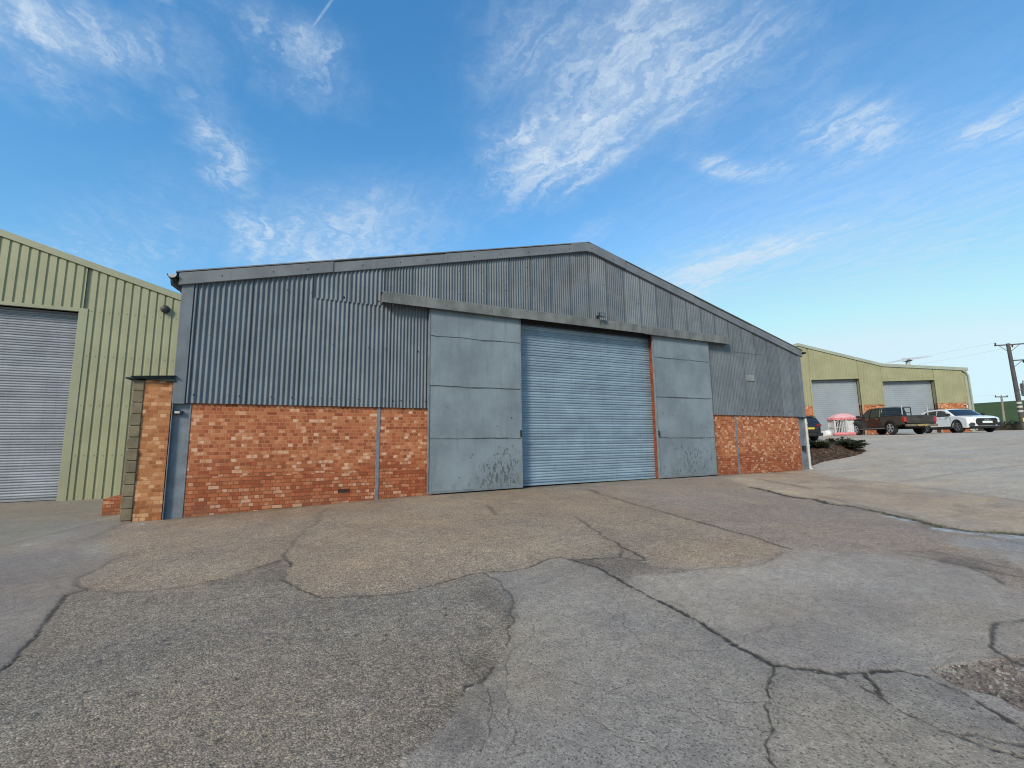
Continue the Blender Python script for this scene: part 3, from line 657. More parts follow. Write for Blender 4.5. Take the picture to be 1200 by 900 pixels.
def make_suv(name, label, cat, loc, rz, body, rim, L=4.5, w=.92, h=1.6, wb=2.68, r=.36, front=True, key='a', plate_f=M_PLW):
    T = thing(name, label, cat, loc, rz, local=True)
    xr_, xf = -L/2, L/2; wr, wf = -wb/2-.05, wb/2-.05; zs = .30; ar = .42
    out = [(xr_+.06, .38), (xr_+.25, zs)] + arch(wr, ar, zs) + arch(wf, ar, zs) + [(xf-.22, .26), (xf-.05, .36), (xf, .55), (xf-.02, .80), (xf-.12, .93), (xf-.55, 1.02), (xf-1.2, 1.09),
           (0.2, 1.06), (-.8, 1.08), (xr_+.1, 1.10), (xr_+.02, .95), (xr_, .62)]
    B = loft(out, w, .26, .10, .04, .85); o = B.build('body', body, T, bevel=.025, smooth=40)
    cab = [(xf-1.15, 1.05), (xf-1.55, 1.272), (xf-1.95, h-.09), (xf-2.35, h-.01), (xf-2.9, h), (xr_+.75, h-.06), (xr_+.38, h-.14), (xr_+.1, 1.12), (xr_+.10, 1.04)]
    K = loft(cab, w*.985, .10, .30, .05, .98); K.build('cabin', body, T, bevel=.02, smooth=40)
    g = MB(); side_panel(g, [(xf-1.62, 1.12), (xf-2.02, h-.16), (xf-2.32, h-.10), (xf-2.62, h-.085), (xf-2.62, 1.10)], K); side_panel(g, [(xf-2.70, 1.10), (xf-2.70, h-.085), (xf-3.0, h-.09), (xr_+.86, h-.13), (xr_+.55, 1.16), (xr_+.6, 1.12)], K)
    g.build('side_window', M_GLASS, T)
    g = MB(); cross_panel(g, K, (xf-1.22, 1.095), (xf-1.92, h-.11), .88, off=.012); g.build('windscreen', M_GLASS, T, smooth=40)
    g = MB(); cross_panel(g, K, (xr_+.13, 1.16), (xr_+.36, h-.17), .84, off=.012); g.build('rear_window', M_GLASS, T, smooth=40)
    # trims: arch lips, sills, bumpers
    t = MB()
    for xc in (wr, wf):
        for sgn in (1, -1):
            pin = arch(xc, ar-.012, zs+.0); pou = arch(xc, ar+.055, zs+.0); n = len(pin); vs = []
            for q in (pin, pou):
                for x, z in q: a = B.pos(x, z, sgn); vs += [(a[0], a[1]+sgn*.012, a[2]), (a[0], a[1]-sgn*.03, a[2])]
            fs = []
            for i in range(n-1):
                a = 2*i; c2 = 2*n+2*i; fs += [(a, a+2, c2+2, c2), (a+1, c2+1, c2+3, a+3), (a, a+1, a+3, a+2), (c2, c2+2, c2+3, c2+1)]
            t.add(vs, fs)
    t.box(wr+.45, wf-.45, -w-.004, w+.004, zs-.03, zs+.10); t.build('arch_trim', M_TRIM, T, smooth=40)
    t = MB(); t.box(xr_+.4, xf-.35, -w*.8, w*.8, .24, .62); t.build('underbody', M_TRIM, T)
    t = MB(); t.box(xr_-.03, xr_+.25, -w*.86, w*.86, .30, .50); t.box(xr_-.045, xr_+.1, -w*.5, w*.5, .50, .56); t.build('rear_bumper', M_TRIM, T, bevel=.03)
    t = MB(); t.box(xf-.30, xf+.012, -w*.84, w*.84, .25, .38); t.build('front_bumper', M_TRIM, T, bevel=.03)
    # front: octagonal grille with ring emblem, lamps, side intakes, plate
    G = MB(); gy = .55; oc = [(-gy, .54), (-gy*.78, .42), (gy*.78, .42), (gy, .54), (gy, .76), (gy*.86, .85), (-gy*.86, .85), (-gy, .76)]
    G.prism(oc, 'x', xf-.06, xf+.018); g_ = G.build('grille', M_TRIM, T, bevel=.012)
    e = MB()
    for k in range(4):
        cy_ = -.117+k*.078; nn = 14
        e.tube([(xf+.026, cy_+.05*math.cos(2*PI*i/nn), .745+.05*math.sin(2*PI*i/nn)) for i in range(nn+1)], .008, 6, False)
    if front: q = e.build('emblem', M_CHROME, T, smooth=40); q.parent = g_
    for z_ in (.47, .56, .64, .70):
        G2 = MB(); G2.box(xf+.016, xf+.024, -gy*.9, gy*.9, z_-.006, z_+.006)
        q = G2.build('grille_bar', M_BLACK, T); q.parent = g_
    q = MB(); q.box(xf+.026, xf+.036, -.26, .26, .555, .665); q.build('number_plate', plate_f, T)
    for sgn in (1, -1):
        hl = MB(); pp = [(xf-.12, .58, .82), (xf-.13, .60, .74), (xf-.20, .78, .76), (xf-.42, .90, .84), (xf-.36, .86, .88)]
        pp = [(a, sgn*q_, z_) for a, q_, z_ in pp]; hl.add(pp+[(a-.10, q_*.93, z_) for a, q_, z_ in pp], [(0, 1, 2, 3, 4), (9, 8, 7, 6, 5)]+[(i, (i+1) % 5, (i+1) % 5+5, i+5) for i in range(5)])
        q = hl.build('headlight', M_LENS, T, bevel=.006); q.location = (.055, 0, 0)
        ik = MB(); pp = [(xf-.10, .60, .56), (xf-.10, .60, .42), (xf-.16, .82, .40), (xf-.22, .86, .48), (xf-.16, .76, .60)]
        pp = [(a, sgn*q_, z_) for a, q_, z_ in pp]; ik.add(pp+[(a-.10, q_*.93, z_) for a, q_, z_ in pp], [(0, 1, 2, 3, 4), (9, 8, 7, 6, 5)]+[(i, (i+1) % 5, (i+1) % 5+5, i+5) for i in range(5)])
        q = ik.build('air_intake', M_TRIM, T, bevel=.008); q.location = (.05, 0, 0)
        tl = MB(); tl.add([(xr_-.012+.02, sgn*.45, .98), (xr_-.012+.02, sgn*.45, .86), (xr_+.10, sgn*.86, .86), (xr_+.30, sgn*.915, .92), (xr_+.26, sgn*.90, 1.02), (xr_+.08, sgn*.84, 1.02),
                          (xr_+.2, sgn*.45, .98), (xr_+.2, sgn*.45, .86), (xr_+.25, sgn*.80, .86), (xr_+.36, sgn*.86, .92), (xr_+.36, sgn*.86, 1.02), (xr_+.3, sgn*.78, 1.02)],
                         [(0, 1, 2, 3, 4, 5), (11, 10, 9, 8, 7, 6)]+[(i, (i+1) % 6, (i+1) % 6+6, i+6) for i in range(6)])
        tl.build('tail_light', M_RED, T, bevel=.01)
        mr = MB(); mr.lathe([(.02, -.10), (.07, -.08), (.075, .06), (.03, .10)], 12, (xf-1.48, sgn*(w+.05), 1.16), axis='y'); mr.build('mirror', M_TRIM, T, smooth=50)
        hd = MB(); hd.tube([(xf-2.35, sgn*(w+.01), .93), (xf-2.12, sgn*(w+.01), .94)], .014, 6); hd.tube([(xf-3.2, sgn*(w+.01), .94), (xf-2.97, sgn*(w+.01), .95)], .014, 6); hd.build('door_handle', body, T)
        rr = MB(); rr.tube([(xf-2.1, sgn*w*.76, h-.06), (xf-2.5, sgn*w*.76, h+.03), (xr_+.9, sgn*w*.74, h+.01), (xr_+.6, sgn*w*.74, h-.08)], .016, 6); rr.build('roof_rail', M_TRIM, T, smooth=50)
        dl = MB()
        for xq in (xf-1.45, xf-2.66, xf-3.55): a = B.pos(xq, .9, sgn); dl.box(xq-.005, xq+.005, min(a[1], a[1]+sgn*.003)-.004, max(a[1], a[1]+sgn*.003), .42, 1.02)
        dl.build('door_gap', M_TRIM, T)
    q = MB(); q.box(xr_-.022, xr_+.05, -.26, .26, .70, .81); q.build('number_plate', M_PLY, T)
    q = MB(); q.box(xr_+.30, xr_+.50, -.62, .62, h-.13, h-.10); q.build('spoiler', body, T, bevel=.012)
    for x in (wr, wf):
        for y in (w-.11, -w+.11): wheel(T, x, y, r, .23, rim, key)
    return T

def make_pickup(name, label, cat, loc, rz):
    T = thing(name, label, cat, loc, rz, local=True)
    L, w, h, r = 5.25, .925, 1.80, .39; xr_, xf = -L/2, L/2; wr, wf = -1.45, 1.72; zs = .46; ar = .47
    body = paint('black_truck_paint', (.008, .009, .011), .2, .03, (.085, .075, .06)); bed = paint('muddy_truck_paint', (.028, .026, .022), .45, .6, (.085, .07, .05), .3)
    out = [(xr_+.12, .62), (xr_+.5, .56), (wr-.52, .50)] + arch(wr, ar, zs) + arch(wf, ar, zs) + [(xf-.3, .44), (xf-.06, .50), (xf, .66), (xf-.02, .90), (xf-.14, 1.02), (xf-.5, 1.10), (xf-1.25, 1.17), (-.72, 1.13), (-.72, .82), (xr_+.12, .82)]
    B = loft(out, w, .22, .10, .03, .9); B.build('body', body, T, bevel=.025, smooth=40)
    cab = [(xf-1.15, 1.14), (xf-1.95, h-.09), (xf-2.3, h-.01), (xf-2.9, h), (-.62, h-.05), (-.70, 1.12)]
    K = loft(cab, w*.985, .04, .27, .05, 1.05); K.build('cabin', body, T, bevel=.02, smooth=40)
    g = MB(); side_panel(g, [(xf-1.55, 1.19), (xf-2.02, h-.15), (xf-2.28, h-.11), (xf-2.28, 1.17)], K); side_panel(g, [(xf-2.36, 1.17), (xf-2.36, h-.11), (xf-2.9, h-.11), (xf-3.12, h-.13), (xf-3.22, 1.19)], K); g.build('side_window', M_GLASS, T)
    g = MB(); cross_panel(g, K, (xf-1.24, 1.20), (xf-1.90, h-.12), .88, off=.012); g.build('windscreen', M_GLASS, T, smooth=40)
    g = MB(); cross_panel(g, K, (-.70, 1.22), (-.64, h-.16), .80, off=-.012, th=.03); g.build('rear_window', M_GLASS, T, smooth=40)
    # bed
    for sgn in (1, -1):
        bs = MB(); pl = [(xr_+.06, .60), (wr-.52, .56)] + [(x, z+.02) for x, z in arch(wr, ar, zs+.1)] + [(-.76, .56), (-.76, 1.15), (xr_+.06, 1.13)]
        bs.prism(pl, 'y', sgn*(w-.07), sgn*(w+.006)); bs.build('bed_side', bed, T, bevel=.015, smooth=40)
        rl = MB(); rl.tube([(-.8, sgn*(w-.03), 1.18), (xr_+.1, sgn*(w-.03), 1.16)], .03, 8); rl.build('bed_rail', M_TRIM, T)
        tl = MB(); tl.box(xr_-.012, xr_+.16, sgn*(w-.15) if sgn < 0 else w-.15, sgn*(w+.012) if sgn < 0 else w+.012, .74, 1.06) if sgn > 0 else tl.box(xr_-.012, xr_+.16, -w-.012, -w+.15, .74, 1.06)
        tl.build('tail_light', M_RED, T, bevel=.012)
        fl_ = MB()
        for xc in (wr, wf):
            pin = arch(xc, ar-.02, zs); pou = arch(xc, ar+.07, zs); n = len(pin); vs = []
            for q in (pin, pou):
                for x, z in q: vs += [(x, sgn*(w+.03), z), (x, sgn*(w-.05), z)]
            fs = []
            for i in range(n-1): a = 2*i; c2 = 2*n+2*i; fs += [(a, a+2, c2+2, c2), (a+1, c2+1, c2+3, a+3), (a, a+1, a+3, a+2), (c2, c2+2, c2+3, c2+1)]
            fl_.add(vs, fs)
        fl_.build('arch_flare', M_TRIM, T, smooth=40)
        st = MB(); st.tube([(-1.0, sgn*(w+.0), .40), (1.2, sgn*(w+.0), .40)], .045, 8)
        for x in (-.8, .1, 1.0): st.tube([(x, sgn*.6, .48), (x, sgn*w, .40)], .025, 6)
        st.build('side_step', M_RIMD, T, smooth=50)
        mr = MB(); mr.lathe([(.03, -.11), (.09, -.09), (.10, .06), (.04, .11)], 12, (xf-1.42, sgn*(w+.10), 1.24), axis='y'); mr.build('mirror', M_TRIM, T, smooth=50)
        hd = MB(); hd.tube([(xf-2.25, sgn*(w+.01), 1.02), (xf-2.02, sgn*(w+.01), 1.02)], .017, 6); hd.tube([(xf-3.15, sgn*(w+.01), 1.03), (xf-2.92, sgn*(w+.01), 1.03)], .017, 6); hd.build('door_handle', M_CHROME, T)
        dl = MB()
        for xq in (xf-1.35, xf-2.32, xf-3.28): dl.box(xq-.006, xq+.006, sgn*w-.006, sgn*w+.006, .52, 1.12)
        dl.build('door_gap', M_TRIM, T)
        hl = MB(); hl.add([(xf-.02, sgn*.55, .96), (xf-.0, sgn*.55, .80), (xf-.12, sgn*.86, .80), (xf-.40, sgn*.935, .92), (xf-.36, sgn*.92, 1.03), (xf-.3, sgn*.5, .96), (xf-.3, sgn*.5, .80), (xf-.3, sgn*.8, .80), (xf-.45, sgn*.86, .92), (xf-.42, sgn*.86, 1.03)], [(0, 1, 2, 3, 4), (9, 8, 7, 6, 5)]+[(i, (i+1) % 5, (i+1) % 5+5, i+5) for i in range(5)]); hl.build('headlight', M_LENS, T)
    t = MB(); t.box(xr_-.02, xr_+.05, -w+.155, w-.155, .66, 1.13); tg = t.build('tailgate', bed, T, bevel=.015)
    t = MB(); t.box(xr_-.04, xr_-.018, -.14, .14, .98, 1.06); q = t.build('handle', M_TRIM, T); q.parent = tg
    t = MB(); t.box(xr_-.03, xr_-.016, -w+.28, w-.28, .74, .90); q = t.build('pressed_panel', bed, T, bevel=.01); q.parent = tg
    t = MB(); t.box(xr_-.14, xr_+.06, -w*.95, w*.95, .46, .60); t.build('rear_bumper', surf('muddy_chrome', (.20, .17, .12), .5, .3, .4, 4.), T, bevel=.03)
    t = MB(); t.box(xr_-.155, xr_-.14, -.26, .26, .475, .585); t.build('number_plate', surf('muddy_plate', (.28, .22, .08), .7), T)
    t = MB(); t.tube([(xr_-.24, 0, .44), (xr_-.10, 0, .42)], .03, 8); t.lathe([(.0, .44), (.03, .45), (.03, .49), (.0, .51)], 10, (xr_-.24, 0, 0)); t.build('tow_hitch', M_TRIM, T)
    t = MB(); t.box(-.9, 1.9, -w*.8, w*.8, .34, .7); t.box(xr_+.25, -.85, -.42, .42, .36, .7); t.tube([(wr, -w+.15, r), (wr, w-.15, r)], .07, 8); t.build('underbody', M_TRIM, T)
    t = MB(); t.box(xf-.05, xf+.03, -.5, .5, .62, .93); t.build('grille', M_CHROME, T, bevel=.02)
    # headache rack with two upright posts and a loose plank end in the bed
    rk = MB()
    for sgn in (1, -1): rk.tube([(-1.0, sgn*.78, .85), (-1.0, sgn*.78, 1.72)], .03, 8)
    rk.tube([(-1.0, -.78, 1.70), (-1.0, .78, 1.70)], .025, 8); rk.tube([(-1.0, -.78, 1.40), (-1.0, .78, 1.40)], .02, 8); rk.build('roll_bar', M_TRIM, T, smooth=50)
    rk = MB()
    for sgn in (1, -1): rk.box(xr_+.31, xr_+.35, sgn*.74-.02, sgn*.74+.02, .85, 1.78)
    rk.build('rack_post', M_WHITEP, T)
    rk = MB(); rk.tube([(-1.05, .74, 1.9), (xf-2.0, .70, h+.07)], .016, 6); rk.tube([(-1.05, -.74, 1.75), (xf-2.0, -.70, h+.07)], .016, 6); rk.build('roof_rail', M_TRIM, T)
    for x in (wr, wf):
        for y in (w-.12, -w+.12): wheel(T, x, y, r, .26, M_RIM, 'truck')
    return T

def ground_at(x, y): return (x, y, hz(x, y))
make_pickup('pickup_truck', 'dark double-cab pickup truck with muddy tailgate, seen from behind', 'pickup truck', ground_at(35.40, 5.01), 1.0525)
make_suv('parked_car', 'white car with black grille parked nose towards the yard', 'car', ground_at(39.046, 2.831), 4.1044,
         paint('white_car_paint', (.78, .79, .80), .25, .0, coat=1.), M_RIMD, key='white')
q = at_depth(966, 500, 27.3); hd = 1.16
cxy = (q[0]+2.25*math.cos(hd)-.9*math.sin(hd), q[1]+2.25*math.sin(hd)+.9*math.cos(hd))
make_suv('parked_car', 'black car with red tail light half hidden behind the grey barn corner', 'car', ground_at(*cxy), hd,
         paint('black_car_paint', (.012, .012, .014), .2, .1), M_RIMD, L=4.5, w=.9, h=1.62, front=False, key='black')

# ------------------------------------------------------------------ pink play tent and sacks in front of the far shed
q = at_depth(989, 505, 32.3)
M_PINK = surf('pink_fabric', (.60, .20, .22), .7, 0., .12, 5.); M_PINKL = surf('pale_pink_fabric', (.66, .36, .36), .7, 0., .1, 5.); M_NET = surf('white_netting', (.55, .56, .60), .8, 0., .25, 9.)
PT = thing('play_tent', 'pink and white octagonal play tent in front of the far shutter', 'play tent', ground_at(q[0], q[1]), .3, local=True); PT.scale = (.88, .88, 1.04)
def octa(r, k, ph=PI/8): return (r*math.cos(ph+2*PI*k/8), r*math.sin(ph+2*PI*k/8))
m = MB(); vs = []
rings = [(1.02, 1.08), (1.05, 1.18), (1.0, 1.22), (.78, 1.38), (.45, 1.50), (.0, 1.54)]
for r_, z_ in rings:
    for k in range(16):
        x, y = octa(r_*(1 if k % 2 == 0 else .935), k/2); vs.append((x, y, z_-(.06 if (k % 2 and z_ < 1.1) else 0)))
m.add(vs, [(i*16+k, i*16+(k+1) % 16, (i+1)*16+(k+1) % 16, (i+1)*16+k) for i in range(len(rings)-1) for k in range(16)]); m.build('canopy', M_PINKL, PT, smooth=25)
m = MB(); vs = []
for r_, z_ in ((1.09, 1.20), (1.10, 1.03)):
    for k in range(64): x, y = octa(r_*(.93+.07*abs(math.cos(PI*k/8))), k/8); vs.append((x, y, z_+(.05*abs(math.sin(PI*k/2.0)) if z_ < 1.1 else 0)))
m.add(vs, [(k, (k+1) % 64, 64+(k+1) % 64, 64+k) for k in range(64)]); m.build('valance', M_PINK, PT)
m = MB()
for k in range(8): x, y = octa(1.03, k); m.tube([(x, y, .04), (x, y, 1.16)], .055, 8)
for k in range(8):
    if k in (1, 4, 6): continue
    (x0, y0), (x1, y1) = octa(1.03, k), octa(1.03, k+1); m.tube([(x0, y0, .92), ((x0+x1)/2, (y0+y1)/2, 1.06), (x1, y1, .92)], .03, 6); m.tube([(x0, y0, .55), (x1, y1, .55)], .03, 6)
m.build('frame', M_PINKL if False else M_WHITEP, PT, smooth=50)
for k in range(8):
    (x0, y0), (x1, y1) = octa(1.0, k), octa(1.0, k+1); m = MB()
    if k % 2 == 0:
        m.add([(x0, y0, .12), (x1, y1, .12), (x1, y1, 1.05), (x0, y0, 1.05)], [(0, 1, 2, 3)])
    else:
        for j in range(7):
            t = (j+.5)/7; x, y = x0+(x1-x0)*t, y0+(y1-y0)*t; m.tube([(x, y, .12), (x, y, .95)], .022, 6)
    m.build('side_panel', M_NET, PT)
m = MB(); vs = []
for r_, z_ in ((1.16, .0), (1.2, .10), (1.12, .2), (.95, .2), (.93, .03)):
    for k in range(8): x, y = octa(r_, k); vs.append((x, y, z_))
m.add(vs, [(i*8+k, i*8+(k+1) % 8, (i+1)*8+(k+1) % 8, (i+1)*8+k) for i in range(4) for k in range(8)]+[[32+k for k in range(8)]]); m.build('base_ring', M_PINK, PT, bevel=.02)
def sack(name, label, x, y, sx, sy, szz, seed):
    r_ = random.Random(seed); m = MB(); n, k_ = 14, 8; vs = []
    for i in range(k_+1):
        a = PI*i/k_
        for j in range(n):
            b_ = 2*PI*j/n; rr = 1+.16*math.sin(3*b_+seed)*math.sin(a)+r_.uniform(-.06, .06); zz = max(-.35, -math.cos(a)*(1+.1*r_.uniform(-1, 1)))
            vs.append((sx*rr*math.sin(a)**.6*math.cos(b_), sy*rr*math.sin(a)**.6*math.sin(b_), szz*(zz+.35)))
    m.add(vs, [(i*n+j, i*n+(j+1) % n, (i+1)*n+(j+1) % n, (i+1)*n+j) for i in range(k_) for j in range(n)])
    o = m.build(name, surf('white_sack', (.66, .66, .64), .7, 0., .15, 7.), None, smooth=70); o.location = ground_at(x, y); return tag(o, label, 'sack')
q = at_depth(970, 506, 31.6); sack('rubble_sack', 'plump white sack slumped beside the pink play tent', q[0], q[1], .38, .3, .3, 2)
q = at_depth(964.5, 506, 31.9); sack('rubble_sack', 'flatter white sack between the black car and the plumper sack', q[0], q[1], .28, .26, .26, 5)

# ------------------------------------------------------------------ yard surface
_TAB = np.random.default_rng(11).random((256, 256)).astype(np.float32)
def vnoise(x, y, seed=0):
    x = x+seed*7.31; y = y+seed*3.77
    x0 = np.floor(x); y0 = np.floor(y); fx = (x-x0).astype(np.float32); fy = (y-y0).astype(np.float32)
    xi = x0.astype(np.int32) & 255; yi = y0.astype(np.int32) & 255; xj = (xi+1) & 255; yj = (yi+1) & 255
    u = fx*fx*(3-2*fx); w = fy*fy*(3-2*fy)
    return (_TAB[xi, yi]*(1-u)+_TAB[xj, yi]*u)*(1-w)+(_TAB[xi, yj]*(1-u)+_TAB[xj, yj]*u)*w
def fbm(x, y, s, o=4, seed=0):
    r_ = 0; a = .5; t = 0
    for i in range(o): r_ = r_+a*vnoise(x*s, y*s, seed+i*17); t += a; a *= .55; s *= 2.03
    return r_/t
def poly_in(X, Y, P):
    ins = np.zeros(X.shape, bool); n = len(P)
    for i in range(n):
        x0, y0 = P[i]; x1, y1 = P[(i+1) % n]
        c_ = (y0 > Y) != (y1 > Y); ins ^= c_ & (X < (x1-x0)*(Y-y0)/((y1-y0) if y1 != y0 else 1e-9)+x0)
    return ins
def G(pts, step=14):
    """a line of photo pixels laid on the ground"""
    out_ = []
    for (a, b_), (c_, d_) in zip(pts[:-1], pts[1:]):
        n = max(1, int(math.hypot(c_-a, d_-b_)/step))
        out_ += [gp(a+(c_-a)*i/n, b_+(d_-b_)*i/n) for i in range(n)]
    return out_+[gp(*pts[-1])]
# --- polar sheet round the standpoint, finest in the direction of the picture
az = np.concatenate([np.linspace(-PI, -1.25, 60)[:-1], np.linspace(-1.25, 1.2, 1750)[:-1], np.linspace(1.2, PI, 60)])+YAW
v_ = np.arange(1/.45, 1/60., -.00078*1.25)
rr = [.02, .2]; r_ = .45
while r_ < 62:
    rr.append(r_); r_ += min(.11, max(.004, r_*r_*.00105))
rr = np.array(rr)
A, Rr = np.meshgrid(az, rr); X = CAM[0]+Rr*np.sin(A); Y = CAM[1]+Rr*np.cos(A)
Z = hgt(X, Y)
wx = X+(fbm(X, Y, 2.2, 4, 3)-.5)*.16; wy = Y+(fbm(X, Y, 2.2, 4, 9)-.5)*.16
wx2 = X+(fbm(X, Y, .9, 4, 5)-.5)*.9; wy2 = Y+(fbm(X, Y, .9, 4, 6)-.5)*.9
# albedo of each surface and how much loose stone shows in it
cR = np.empty(X.shape+(3,)); agg = np.zeros(X.shape)
def zone(mask, c_, a_): cR[mask] = c_; agg[mask] = a_
C_OLD, C_BROWN, C_ROUGH, C_CONC, C_SLAB, C_DIRTY, C_DRIVE, C_LEFT = (0.317, 0.241, 0.173), (0.302, 0.231, 0.178), (0.240, 0.198, 0.156), (0.284, 0.242, 0.199), (0.335, 0.279, 0.227), (0.424, 0.321, 0.228), (0.422, 0.361, 0.289), (0.249, 0.206, 0.170)
zone(np.ones(X.shape, bool), C_CONC, .35)
edgeA = [(103, 690), (131.6, 694.5), (160, 693.8), (199, 690), (231, 685), (259.6, 677.8), (302, 665), (334, 654.7), (339.6, 663.6), (330.7, 679.6), (355.6, 692), (377, 700.9), (400, 700), (464, 696.6), (489, 691), (521, 682), (556, 671.7), (588, 669.6), (620, 665), (638, 656.4), (656, 652.9)]
edgeA2 = [(656, 652.9), (670, 655.4), (727, 653), (755.6, 656.4), (777, 665), (800, 668.5), (832, 665.5), (871, 664), (903, 656), (924, 645.8)]
edgeAB = [(926, 643), (871, 626), (835.6, 615.6), (800, 606.7), (741, 590), (706, 580), (690, 574)]
edgeH = [(926, 644), (953, 645.8), (985, 647.6), (1020, 647.6), (1049, 647.6), (1084, 653), (1134, 663.6), (1155.6, 674), (1177, 685), (1200, 695.6), (1290, 730)]
drain = [(880, 571), (930.7, 582.7), (954.7, 585), (970.7, 590.7), (994.7, 593), (1024, 598.7), (1050.7, 605), (1077, 610.7), (1101, 617), (1136, 622.7), (1168, 624.8), (1200, 626.7), (1300, 636)]
joint = [(935, 551.5), (960, 556), (986.7, 560), (1040, 566), (1093, 573), (1146.7, 580), (1200, 588), (1300, 604)]
crackFE = [(-40, 822), (0, 788), (23, 766.7), (46, 741.8), (67.6, 711.6), (79, 696.6), (103, 691)]
edgeE = [(560, 671), (567, 671.5), (588, 686.7), (601, 704), (597, 733), (594, 757.8), (578, 782.7), (569, 793), (542, 814.7), (517, 850), (482, 886), (470, 905), (440, 1000)]
main = [(670, 655), (700, 664), (716, 674), (730.7, 683), (755.6, 695.6), (777, 706), (800, 718), (821, 729), (842.7, 743.5), (864, 757.8), (906.7, 779), (942, 784.4), (985, 793)]
mainlow = [(985, 793), (1027.6, 814.7), (1049, 829), (1084, 846.7), (1120, 862.7), (1155, 875), (1200, 888), (1260, 905)]
mainup = [(942, 784.4), (985, 789.5), (1031, 786), (1056, 786), (1084, 793), (1102, 802), (1134, 814.7), (1155.6, 829), (1200, 855.6), (1260, 890)]
leftA = [(150, 611), (121, 626), (119, 637), (122.7, 647.5), (149, 651), (121, 665), (90.7, 677.8), (103, 690)]
wall = [(690, 574), (612, 572), (501, 580), (350, 592), (208, 608)]
gA = G(edgeA, 30); gA2 = G(edgeA2, 30); gAB = G(edgeAB, 30); gH = G(edgeH, 30); gD = G(drain, 30); gJ = G(joint, 30); gFE = G(crackFE, 30); gE = G(edgeE, 30); gM = G(main, 30)
# E rough left foreground
zone(poly_in(wx, wy, gFE+gA+gE+[(-1.2, -11.2), (-9, -11.6), (-9, -9.4)]), C_ROUGH, 1.)
# F smooth concrete at the left
zone(poly_in(wx, wy, [gp(-60, 838)]+gFE+G(leftA, 30)[::-1]+[(-2.9, .3), (-3.2, 1.2), (-14, 3.0), (-14, -8)]), C_LEFT, .12)
# H right slab
zone(poly_in(wx, wy, gM+G(mainup[1:], 40)+G([(1290, 730)], 40)+gH[::-1]+gA2[::-1][:-2]), C_SLAB, .16)
# B brown aggregate, between the old concrete and the drain crack
zone(poly_in(wx, wy, gAB[::-1]+gH+[gp(1300, 640)]+gD[::-1]+[gp(850, 560), gp(700, 568)]), C_BROWN, .85)
zone(poly_in(wx2, wy2, [gp(1120, 640), gp(1300, 690), gp(1300, 640), gp(1180, 630), gp(1090, 625)]), (.30, .268, .24), .25)
# A old exposed aggregate
zone(poly_in(wx, wy, G(leftA, 30)+gA+gA2+gAB+G(wall, 60)+[(3, .2), (-2.5, .2)]), C_OLD, 1.)
# C dirty strip and D clean drive
zone(poly_in(wx, wy, gD+gJ[::-1]+[gp(905, 549), gp(850, 560)]), C_DIRTY, .3)
zone(poly_in(wx, wy, gJ+[(14, -13), (30, -30), (75, -30), (75, 60), (18.2, 60), (18.2, .3)]), C_DRIVE, .1)
yb = 1.3; zone((Y > wy*0+yb+(X+14)*-.012) & (X < -2.5), (.254, .220, .174), .2)
yb2 = np.interp(X, [gp(0, 639)[0], gp(140, 606)[0]], [gp(0, 639)[1], gp(140, 606)[1]]); zone((Y > yb2) & (X < -2.75), (.254, .220, .174), .2)
# dark tarmac fillets
fil = poly_in(wx, wy, [gp(*p_) for p_ in [(236, 686), (262, 678), (302, 666), (333, 655), (339, 663), (331, 679), (318, 683), (270, 684)]]) | poly_in(wx, wy, [gp(*p_) for p_ in [(657, 653.5), (727, 654.5), (755, 657), (777, 665), (800, 669.5), (741, 673), (737, 678), (720, 675), (705, 667), (677, 659)]])
zone(fil, (.175, .142, .115), .9)
bro = poly_in(wx, wy, [gp(*p_) for p_ in [(1091, 783), (1120, 777), (1155.6, 773.8), (1177, 768), (1210, 768), (1290, 790), (1290, 870), (1200, 832), (1177, 818), (1141, 807.6), (1113, 797)]])
zone(bro, (.215, .152, .12), 1.)
# stains with an outline of their own
def stain(P, c_, k, soft=.25, s=1.6, seed=11):
    global cR
    P = np.array([gp(*p_) for p_ in P]); c0 = P.mean(0); ex_ = (P-c0); 
    msk = poly_in(wx2, wy2, [tuple(p_) for p_ in P]); f_ = np.where(msk, k*sstep((fbm(X, Y, s, 5, seed)-.36)/.3), 0.)[..., None]
    cR = cR*(1-f_)+np.array(c_)*f_
stain([(1040, 640), (1100, 642), (1150, 652), (1200, 662), (1230, 680), (1200, 676), (1120, 662), (1060, 655)], (.17, .135, .105), .75)
stain([(555, 690), (602, 700), (600, 740), (578, 785), (540, 810), (545, 740)], (.085, .074, .06), .5, s=6.)
stain([(560, 790), (605, 805), (600, 870), (540, 900), (500, 860), (530, 820)], (.10, .09, .078), .35, s=6., seed=21)
stain([(440, 690), (520, 690), (560, 720), (500, 740), (420, 720)], (.165, .155, .14), .5, seed=31)
stain([(900, 552), (950, 556), (1060, 572), (1200, 592), (1250, 610), (1080, 590), (960, 575), (880, 566)], (.21, .165, .125), .65, seed=41)
stain([(880, 690), (1000, 680), (1060, 710), (960, 740), (860, 725)], (.25, .215, .17), .25, seed=51)
stain([(10, 645), (60, 630), (140, 607), (165, 613), (150, 622), (125, 628), (122, 645), (60, 662)], (.40, .375, .325), .7, seed=15)
stain([(1125, 595), (1200, 602), (1250, 620), (1180, 618), (1120, 612)], (.27, .215, .16), .6, seed=61)
